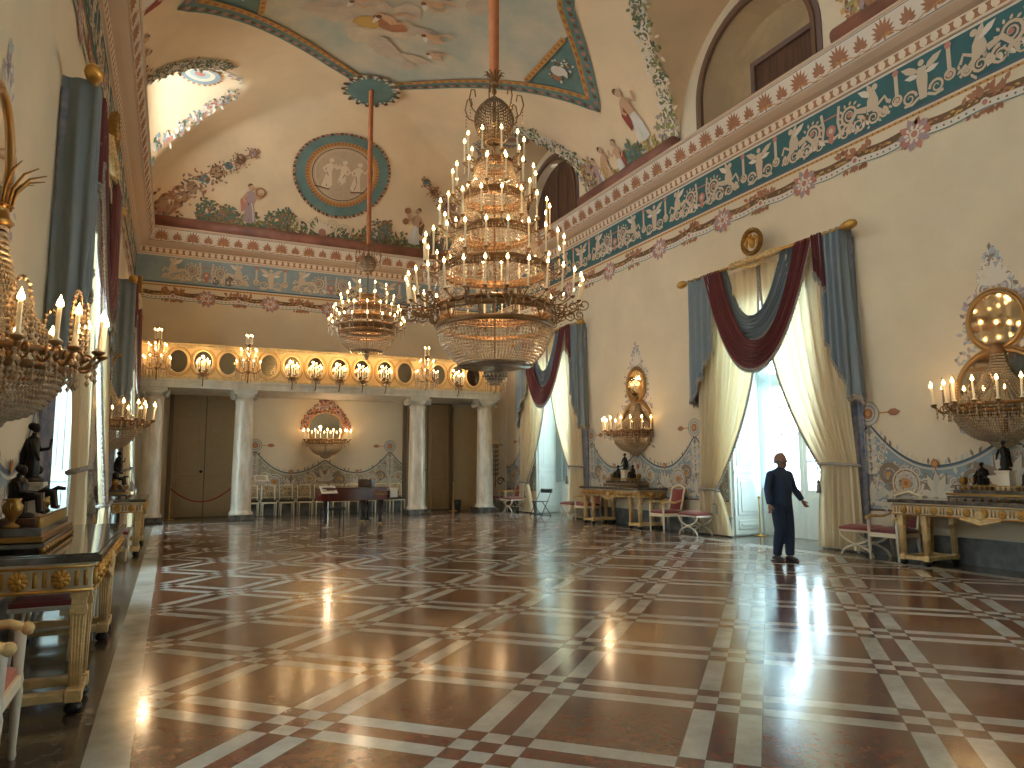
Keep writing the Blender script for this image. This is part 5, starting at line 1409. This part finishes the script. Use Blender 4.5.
# ------------------------------------------------------------------ seats
def armchair(lab, x, y, rz, velvet='red_velvet'):
    t = thing('armchair', lab, 'armchair', (x, y, 0), rz, 'white and gilt armchairs with red upholstery')
    s = MB(); s.grid(lambda a, b: ((a - .5) * .5 * (1 - .12 * b), (b - .5) * .5, .47 + .05 * (1 - (2 * a - 1) ** 4) * (1 - (2 * b - 1) ** 4)), 14, 14); s.bb(-.25, .25, -.25, .25, .42, .47); s.build('seat', velvet, t)
    f = MB(); f.bb(-.27, .27, -.27, -.23, .36, .43); f.bb(-.25, .25, .22, .26, .36, .43); f.bb(-.27, -.23, -.25, .25, .36, .43); f.bb(.23, .27, -.25, .25, .36, .43); f.build('seat_frame', 'giltwhite', t, bevel=.008)
    for sx in (-1, 1):
        l = MB(); l.lathe([(.014, 0), (.02, .02), (.016, .05), (.026, .28), (.03, .34), (.024, .37), (.03, .4), (.024, .44), (.03, .62), (.022, .66)], 10, (sx * .25, -.25, 0)); l.build('front_leg', 'whitepaint', t)
        l = MB(); l.tube([(sx * .24, .3, 0), (sx * .24, .25, .25), (sx * .24, .25, .44)], [.018, .026, .028], 8); l.build('rear_leg', 'whitepaint', t)
        a = MB(); a.tube([(sx * .25, -.27, .66), (sx * .26, -.2, .69), (sx * .25, .1, .67), (sx * .24, .27, .72)], [.03, .026, .022, .02], 8); a.ball((sx * .25, -.28, .66), .035); a.build('armrest', 'gilt', t)
    b = MB(); b.grid(lambda u, v: ((u - .5) * .4, .28 + .1 * v - .03 * (1 - (2 * u - 1) ** 2), .5 + .46 * v), 10, 8); b.grid(lambda u, v: ((u - .5) * .4, .31 + .1 * v, .5 + .46 * v), 10, 8); b.build('backrest', velvet, t)
    k = MB(); k.tube([(-.22, .27, .44), (-.22, .3, .6), (-.22, .4, 1.0), (0, .42, 1.06), (.22, .4, 1.0), (.22, .3, .6), (.22, .27, .44)], .024, 8); k.tube([(-.21, .3, .5), (.21, .3, .5)], .02, 6); k.build('back_frame', 'giltwhite', t)
    return t
def stool(lab, x, y, rz):
    t = thing('folding_stool', lab, 'stool', (x, y, 0), rz, 'white X-frame stools with red cushions')
    s = MB(); s.grid(lambda a, b: ((a - .5) * .64, (b - .5) * .44, .47 + .05 * (1 - (2 * a - 1) ** 6) * (1 - (2 * b - 1) ** 6)), 14, 10); s.bb(-.32, .32, -.22, .22, .43, .475); s.build('cushion', 'red_velvet', t)
    f = MB(); f.bb(-.33, .33, -.23, -.2, .4, .435); f.bb(-.33, .33, .2, .23, .4, .435); f.bb(-.33, -.3, -.2, .2, .4, .435); f.bb(.3, .33, -.2, .2, .4, .435); f.build('seat_rail', 'whitepaint', t, bevel=.006)
    for sy in (-1, 1):
        x_ = MB()
        for e in (-1, 1): x_.tube([(e * (.3 - .3 * sin(pi * i / 24) if i <= 12 else -.3 * sin(pi * (i - 12) / 24) * 1), sy * .2, .4 - .4 * i / 24) if i <= 12 else (-e * .3 * (1 - cos(pi * (i - 12) / 24)) , sy * .2, .4 - .4 * i / 24) for i in range(25)], [.022] * 25, 6) if False else x_.tube([(e * .3 * cos(pi * i / 16), sy * .2, .2 + .2 * (1 - 2 * i / 16) * (.55 + .45 * abs(1 - 2 * i / 16))) for i in range(17)], .021, 6)
        x_.ball((0, sy * .205, .2), .035); x_.build('crossed_frame', 'whitepaint', t)
    q = MB(); q.tube([(0, -.2, .2), (0, .2, .2)], .016, 6); q.build('stretcher', 'whitepaint', t)
    return t
def toroom(sg): return -pi / 2 if sg > 0 else pi / 2   # front (-Y) towards the hall: from the right wall / left wall
RZ, LZ = -pi / 2, pi / 2
stool('red X-frame stool between far curtain and armchair, left of the walking man', 10.45, 12.65, RZ)
armchair('red armchair beside the warm-lit gilded table between the windows', 10.4, 13.62, RZ)
armchair('red armchair half hidden behind the legs of the table between the windows', 10.55, 17.3, RZ)
stool('red X-frame stool between the folding chair window and its neighbouring table', 10.45, 17.98, RZ)
stool('red X-frame stool just right of the walking man, under the curtain edge', 10.5, 8.42, RZ)
armchair('red armchair right of the walking man, between stool and pale table', 10.5, 7.88, RZ, 'burgundy')
stool('red X-frame stool in the far corner beside the wall pier', 10.45, 23.1, RZ)
armchair('red armchair in the far corner between two X-frame stools', 10.6, 22.55, RZ)
stool('red X-frame stool in the far corner under the far curtain', 10.45, 21.9, RZ)
armchair('white armchair with coral seat cut by the lower left picture edge', -.93, 4.42, LZ, 'coral')
stool('red X-frame stool tucked under the nearest gilded table', -.86, 7.1, LZ)
armchair('white armchair with coral seat beyond the nearest gilded table', -.86, 8.32, LZ, 'coral')
stool('red X-frame stool in front of the far gilded table', -.8, 13.85, LZ)
def side_chair():
    t = thing('side_chair', '', 'chair', (0, 0, 0), 0, 'gilt side chairs along the end wall')
    s = MB(); s.bb(-.21, .21, -.2, .2, .44, .5); s.build('seat_cushion', 'dark_cushion', t, bevel=.02)
    f = MB(); f.bb(-.22, .22, -.22, .21, .39, .435); f.build('seat_frame', 'giltwhite', t, bevel=.008)
    for sx in (-1, 1):
        l = MB(); l.lathe([(.012, 0), (.02, .02), (.016, .06), (.024, .36), (.024, .4)], 8, (sx * .2, -.2, 0)); l.build('leg', 'giltwhite', t)
        l = MB(); l.tube([(sx * .2, .22, 0), (sx * .2, .18, .4)], [.014, .02], 8); l.build('leg', 'giltwhite', t)
        p = MB(); p.tube([(sx * .2, .18, .4), (sx * .2, .2, .6), (sx * .2, .25, .96)], .019, 8); p.build('back_post', 'giltwhite', t)
    b = MB(); b.tube([(-.2, .25, .95), (0, .26, .97), (.2, .25, .95)], .02, 8); b.tube([(-.2, .205, .58), (.2, .205, .58)], .014, 6)
    b.build('back_rail', 'giltwhite', t)
    w = MB()
    for i in range(5): x = -.14 + .07 * i; w.tube([(x, .21, .59), (x + .03 * (-1) ** i, .23, .76), (x, .25, .94)], .012, 6)
    for i in range(4): w.ball((-.105 + .07 * i, .23, .77), (.025, .012, .05), 8, 5)
    w.build('lyre_splat', 'gilt', t)
    return t
SX = (2.36, 2.9, 3.45, 4.02, 4.56, 5.1, 5.62, 6.12, 6.62, 7.14)
SL = ('half hidden by the column near the rope barrier', 'second from the column near the rope barrier', 'third from the column near the rope barrier', 'directly left of the piano', 'behind the left end of the piano',
      'behind the middle of the piano, left of its pedals', 'behind the right half of the piano', 'behind the keyboard end of the piano', 'just right of the piano', 'last of its row, beside the column near the litter bin')
sc0 = side_chair()
for i, (x, l) in enumerate(zip(SX, SL)):
    o = sc0 if i == 0 else dup(sc0)
    o.location = (x, 24.28, 0); o['label'] = 'slim gilt side chair ' + l

# ------------------------------------------------------------------ grand piano
t = thing('grand_piano', 'dark red-brown grand piano with closed lid before the row of chairs', 'piano', (4.72, 19.5, 0), RAD(12))
# local: keyboard end at +X, tail to -X, straight side facing the camera (-Y)
def outline(k=0): 
    return [(.42 + k, -.72 - k), (.42 + k, .72 + k), (-.1, .72 + k), (-.45, .6 + k), (-.75, .3 + k), (-1.0, .08 + k), (-1.28 - k * .6, -.05 + k), (-1.42 - k, -.3), (-1.38 - k, -.58 - k * .5), (-1.25, -.7 - k)]
m = MB(); m.prism(outline(), .66, .97); m.build('case', 'piano', t, bevel=.01)
m = MB(); m.prism(outline(.02), .975, 1.0); m.build('lid', 'piano', t, bevel=.006)
m = MB(); m.bb(.42, .72, -.72, .72, .66, .74); m.bb(.42, .74, -.75, -.68, .66, .9); m.bb(.42, .74, .68, .75, .66, .9); m.build('key_bed', 'piano_dark', t, bevel=.008)
m = MB(); m.bb(.5, .68, -.66, .66, .745, .765); m.build('white_keys', 'ivory', t)
m = MB()
for i in range(36):
    if i % 7 not in (2, 6): y = -.64 + i * .036; m.bb(.47, .58, y - .007, y + .007, .765, .78)
m.build('black_keys', 'black', t)
m = MB(); m.add([(.46, -.62, .77), (.46, .62, .77), (.43, .62, .97), (.43, -.62, .97)], [(0, 1, 2, 3)]); m.build('fallboard', 'piano_dark', t)
m = MB(); m.bb(.1, .16, -.42, .42, 1.0, 1.2); m.build('music_desk', 'piano_dark', t, bevel=.006)
m = MB()
for i in range(9):
    x = .02 + i * .045; m.tube([(x, -.728, .86 + .02 * (i % 2)), (x + .02, -.73, .82), (x + .04, -.728, .86 - .02 * (i % 3))], .008, 5)
m.tube([(0, -.728, .8), (.42, -.728, .8)], .006, 5); m.tube([(0, -.728, .9), (.42, -.728, .9)], .005, 5); m.build('gilt_inscription_band', 'gold', t)
for x, y in ((.3, -.55), (.3, .55), (-1.12, -.32)):
    m = MB(); m.lathe([(.05, .06), (.06, .1), (.045, .18), (.07, .3), (.085, .5), (.09, .66)], 12, (x, y, 0)); g = m.build('leg', 'piano_dark', t)
    q = MB(); q.lathe([(.0, 0), (.035, 0), (.035, .05), (.02, .065)], 10, (x, y, 0)); q.build('caster', 'brass', g)
m = MB(); m.bb(.1, .2, -.11, .11, .1, .18); m.tube([(.15, -.08, .18), (.15, -.13, .4), (.15, -.06, .66)], .022, 6); m.tube([(.15, .08, .18), (.15, .13, .4), (.15, .06, .66)], .022, 6)
for k in (-.06, 0, .06): m.tube([(.15, k, .12), (.3, k, .08)], .012, 5)
m.build('pedal_lyre', 'piano_dark', t)
t = thing('sheet_music', 'white sheet propped on the music desk of the piano', 'paper', (4.72, 19.5, 0), RAD(12)); m = MB(); m.bb(.165, .17, -.3, -.02, 1.005, 1.2); m.build('page', 'paper', t)
t = thing('notice_card', 'upright white card at the keyboard end of the piano', 'card', (4.72, 19.5, 0), RAD(12)); m = MB(); m.bb(.48, .70, -.765, -.757, .72, .97); m.build('card_sheet', 'paper', t)
t = thing('piano_bench', 'low dark bench tucked under the piano', 'bench', (3.95, 19.45, 0), RAD(12)); m = MB(); m.bb(-.3, .3, -.17, .17, .4, .46); m.build('bench_seat', 'black', t, bevel=.01)
for sx in (-1, 1):
    for sy in (-1, 1): m = MB(); m.lathe([(.014, 0), (.022, .4)], 8, (sx * .26, sy * .13, 0)); m.build('leg', 'black', t)
def info(lab, x, y, rz, zt):
    t = thing('information_stand', lab, 'sign stand', (x, y, 0), rz)
    m = MB(); m.lathe([(.0, 0), (.15, 0), (.15, .012), (.02, .025), (.013, .04), (.013, zt)], 16); m.build('pole', 'steel', t)
    m = MB(); r = Matrix.Rotation(RAD(38), 3, 'X'); m.box((0, 0, zt + .03), (.42, .3, .012), 0, r); s = m.build('sign_panel', 'paper', t)
    m = MB()
    for i in range(6): m.box(V((0, 0, zt + .03)) + r @ V((-.02, .1 - .035 * i, .0075)), (.3 if i else .2, .01, .002), 0, r)
    m.build('printed_lines', 'darkline', s)
    return t
info('slanted information stand right in front of the piano', 3.66, 18.6, RAD(8), .93)
info('slanted information stand beside the column near the rope barrier', 2.52, 23.1, RAD(8), 1.18)
# rope barriers, bin, folding chair
def stanchion(lab, x, y, h=.95):
    t = thing('barrier_post', lab, 'barrier post', (x, y, 0))
    m = MB(); m.lathe([(0, 0), (.14, 0), (.14, .015), (.03, .03), (.016, .05), (.016, h)], 18); m.build('post', 'brass', t)
    m = MB(); m.ball((0, 0, h + .02), .032); m.build('post_knob', 'brass', t)
stanchion('brass barrier post left of the swagged rope at the brown door', .03, 23.95); stanchion('brass barrier post at the column end of the swagged rope', 1.75, 23.95)
t = thing('barrier_rope', 'red rope swagged across the tall brown double door', 'rope', (.03, 23.95, .93)); m = MB(); m.tube([(1.72 * i / 20, 0, -.42 * (1 - (2 * i / 20 - 1) ** 2)) for i in range(21)], .018, 7); m.build('rope', 'rope', t)
stanchion('brass barrier post standing alone left of the litter bin', 8.92, 23.55)
stanchion('thin brass barrier post in the window bay beside the man', 11.55, 11.85, .8)
t = thing('litter_bin', 'small dark litter bin at the foot of the brown partition', 'bin', (9.2, 23.85, 0)); m = MB(); m.lathe([(0, .01), (.1, 0), (.13, .36), (.12, .36), (.095, .03), (0, .03)], 20); m.build('bin_body', 'bin', t); m = MB(); m.lathe([(.128, .345), (.138, .352), (.138, .366), (.122, .37)], 20); m.build('bin_rim', 'black', t)
t = thing('folding_chair', 'black folding chair standing in front of the far window', 'chair', (10.35, 19.75, 0), RAD(-62))
m = MB(); m.bb(-.2, .2, -.2, .18, .44, .455); m.build('seat', 'black', t, bevel=.006)
m = MB(); m.grid(lambda a, b: ((a - .5) * .42, .34 - .03 * (1 - (2 * a - 1) ** 2), .7 + .11 * b), 10, 3); m.grid(lambda a, b: ((a - .5) * .42, .355 - .03 * (1 - (2 * a - 1) ** 2), .7 + .11 * b), 10, 3); m.build('backrest', 'black', t)
m = MB(); m.tube([(-.21, -.28, .01), (-.21, .06, .44), (-.21, .36, .82), (.21, .36, .82), (.21, .06, .44), (.21, -.28, .01)], .012, 6); m.tube([(-.21, -.24, .06), (.21, -.24, .06)], .01, 6); m.build('front_frame', 'black', t)
m = MB(); m.tube([(-.19, -.18, .45), (-.19, .3, .01), (.19, .3, .01), (.19, -.18, .45)], .012, 6); m.build('rear_frame', 'black', t)

# ------------------------------------------------------------------ the walking man
def remesh(o, v):
    r = o.modifiers.new('one skin', 'REMESH'); r.mode = 'VOXEL'; r.voxel_size = v; r.use_smooth_shade = True
    s = o.modifiers.new('relax', 'SMOOTH'); s.factor = .5; s.iterations = 4
def loft(mb, rings, n=20, mi=0):
    vs = []
    for cx, cy, cz, rx, ry in rings:
        for i in range(n): a = 2 * pi * i / n; vs.append((cx + rx * cos(a), cy + ry * sin(a), cz))
    fs = [(j * n + i, j * n + (i + 1) % n, (j + 1) * n + (i + 1) % n, (j + 1) * n + i) for j in range(len(rings) - 1) for i in range(n)]
    fs += [tuple(range(n))[::-1], tuple(range((len(rings) - 1) * n, len(rings) * n))]
    mb.add(vs, fs, mi, True)
man = thing('person', 'older man in dark blue sweater and trousers walking past the window, head turned aside', 'person', (8.80, 8.55, 0), RAD(-86))
HY = RAD(60)
hm = Matrix.Translation((.03, 0, 1.56)) @ Matrix.Rotation(HY, 4, 'Z')
HP_ = lambda x, y, z: hm @ V((x, y, z))
torso = [(0, 0, .84, .1, .15), (0, 0, .92, .125, .178), (.0, 0, 1.02, .13, .168), (.015, 0, 1.12, .135, .165), (.005, 0, 1.25, .125, .18), (0, 0, 1.35, .11, .205), (0, 0, 1.41, .085, .17), (.005, 0, 1.445, .06, .075)]
AR = [(-.005, -.2, 1.375), (-.03, -.265, 1.13), (.015, -.285, .9)]; AL = [(-.005, .2, 1.375), (.0, .3, 1.15), (.075, .395, .95)]
LR = [(0, -.09, .9), (.02, -.085, .5), (-.07, -.075, .1)]; LL = [(0, .09, .9), (.07, .07, .5), (.07, .06, .1)]
def limb(mb, P, R_, n=12):
    Q_, W_ = [], []
    for (a, b, ra, rb) in zip(P, P[1:], R_, R_[1:]):
        for i in range(6): t_ = i / 6; Q_.append(lerp(V(a), V(b), t_)); W_.append(lerp(ra, rb, t_) * (1 + .06 * sin(pi * t_)))
    Q_.append(V(P[-1])); W_.append(R_[-1]); mb.tube(Q_, W_, n)
m = MB(); loft(m, torso)
loft(m, [(.005, 0, 1.4, .06, .065), (.012, 0, 1.47, .052, .055), (.02, 0, 1.53, .055, .055)], 14)
hr = Matrix.Rotation(HY, 3, 'Z')
m.ball(HP_(-.008, 0, .045), (.098, .078, .105), 18, 14, rot=hr); m.ball(HP_(.035, 0, -.035), (.06, .056, .07), 14, 10, rot=hr); m.ball(HP_(.05, 0, -.075), (.035, .035, .03), 10, 8, rot=hr)
m.tube([HP_(.084, 0, .045), HP_(.102, 0, .006), HP_(.088, 0, -.006)], [.009, .014, .011], 8)
m.tube([HP_(.074, -.04, .055), HP_(.086, 0, .056), HP_(.074, .04, .055)], .009, 6); m.tube([HP_(.08, -.022, -.042), HP_(.095, 0, -.04), HP_(.08, .022, -.042)], .009, 6)
for k in (-1, 1): m.ball(HP_(-.012, k * .08, .01), (.022, .012, .034), 8, 8, rot=hr)
limb(m, AR, [.052, .042, .028]); limb(m, AL, [.052, .042, .028]); limb(m, LR, [.082, .056, .038]); limb(m, LL, [.082, .056, .038])
for P, d, k in ((AR, V((.12, -.02, -1)).normalized(), -1), (AL, V((.35, .35, -.85)).normalized(), 1)):
    w = V(P[-1]); side = V((1, 0, 0)) - d * d.x; side.normalize(); nrm = d.cross(side)
    rot = Matrix((side, nrm, d)).transposed()
    m.ball(w + d * .05, (.038, .019, .05), 12, 8, rot=rot)
    for i, (off, ln) in enumerate(((-.027, .05), (-.009, .062), (.01, .066), (.028, .058))):
        b = w + d * .08 + side * off; m.tube([b, b + d * ln * .5 + nrm * .004 * k, b + d * ln * .85 - nrm * .016 * k, b + d * ln * .95 - nrm * .03 * k], [.0105, .0098, .009, .0075], 7)
    b = w + d * .035 + side * .036; m.tube([b, b + side * .028 + d * .025, b + side * .036 + d * .055], [.013, .011, .009], 7)
for P in (LR, LL):
    a = V(P[-1]); m.tube([a + V((-.05, 0, -.06)), a + V((.05, 0, -.06)), a + V((.16, 0, -.075))], [.035, .036, .022], 10)
o = m.build('body', 'skin', man); remesh(o, .0065)
m = MB(); loft(m, [(0, 0, .86, .135, .178)] + [(a, b, c, d + .018, e + .016) for a, b, c, d, e in torso[1:-1]] + [(.005, 0, 1.455, .07, .08), (.01, 0, 1.475, .064, .067)])
limb(m, AR, [.07, .058, .046]); limb(m, AL, [.07, .058, .046])
for P in (AR, AL): m.ball(V(P[0]) + V((0, 0, -.018)), .068)
o = m.build('sweater', 'navy', man); remesh(o, .012)
m = MB(); loft(m, [(0, 0, .8, .115, .165), (0, 0, .9, .138, .186), (0, 0, 1.0, .136, .178)]); limb(m, [LR[0], LR[1], (-.065, -.075, .1)], [.108, .084, .066]); limb(m, [LL[0], LL[1], (.07, .06, .1)], [.108, .084, .066])
o = m.build('trousers', 'trouser', man); remesh(o, .012)
for P in (LR, LL):
    a = V(P[-1]); m = MB(); m.tube([a + V((-.075, 0, -.055)), a + V((-.02, 0, -.045)), a + V((.06, 0, -.055)), a + V((.13, 0, -.066)), a + V((.16, 0, -.072))], [.028, .043, .043, .032, .014], 12); sh = m.build('shoe', 'shoe', man)
    m = MB(); m.prism([(-.1, -.032), (-.1, .032), (.04, .044), (.13, .04), (.165, 0), (.13, -.04), (.04, -.044)], -a.z, -a.z + .02, 0, lambda x, y, z: (a.x + x, a.y + y, a.z + z)); m.build('sole', 'black', sh)
m = MB()
for i in range(60):
    a = lerp(RAD(75), RAD(285), i / 59) ; 
    for z in (.0, .03, .06): m.ball(HP_(-.008 + .094 * cos(a) * (1 - (z / .2) ** 2), .074 * sin(a) * (1 - (z / .2) ** 2), z - .02), (.009, .009, .014), 6, 4)
m.build('hair', 'hair', man)
for k in (-1, 1): m = MB(); m.ball(HP_(.078, k * .03, .038), .011, 8, 6); m.ball(HP_(.087, k * .03, .038), .005, 6, 4, mi=1); m.build('eye', ['white_p', 'black'], man)

# ------------------------------------------------------------------ camera, daylight, view
F, YAW, PIT, ROL = 714.2, RAD(25.456), RAD(6.647), RAD(-.334)
fw = V((sin(YAW) * cos(PIT), cos(YAW) * cos(PIT), sin(PIT))); r0 = V((cos(YAW), -sin(YAW), 0)); u0 = r0.cross(fw)
rt = r0 * cos(ROL) + u0 * sin(ROL); up = u0 * cos(ROL) - r0 * sin(ROL)
cam = bpy.data.cameras.new('camera'); cam.sensor_width = 36; cam.lens = F / 1024 * 36; cam.clip_end = 200; cam.clip_start = .05
co = bpy.data.objects.new('camera', cam); COL.objects.link(co)
mw = Matrix((rt, up, -fw)).transposed().to_4x4(); mw.translation = (0, 0, 1.5); co.matrix_world = mw
SC.camera = co
w = bpy.data.worlds.new('sky'); SC.world = w; w.use_nodes = True
bg = w.node_tree.nodes['Background']; bg.inputs[0].default_value = (.75, .87, 1.0, 1); bg.inputs[1].default_value = SKY = 18.0
sl = bpy.data.lights.new('added skylight', 'SUN'); sl.energy = 10; sl.angle = RAD(24); sl.color = (.78, .89, 1)  # added directional lamp, stands in for sky glow through the left windows
so = bpy.data.objects.new('added skylight', sl); COL.objects.link(so); so.rotation_euler = V((.45, .42, -.8)).to_track_quat('-Z', 'Y').to_euler()
SC.view_settings.view_transform = 'Standard'; SC.view_settings.look = 'None'; SC.view_settings.gamma = 1; SC.view_settings.use_curve_mapping = False
SC.view_settings.exposure = 0.25
cy = SC.cycles
cy.use_denoising = True
try: cy.denoiser = 'OPENIMAGEDENOISE'
except Exception: pass
cy.max_bounces = 8; cy.diffuse_bounces = 5; cy.glossy_bounces = 4; cy.transparent_max_bounces = 8
cy.sample_clamp_indirect = 6; cy.caustics_reflective = False; cy.caustics_refractive = False
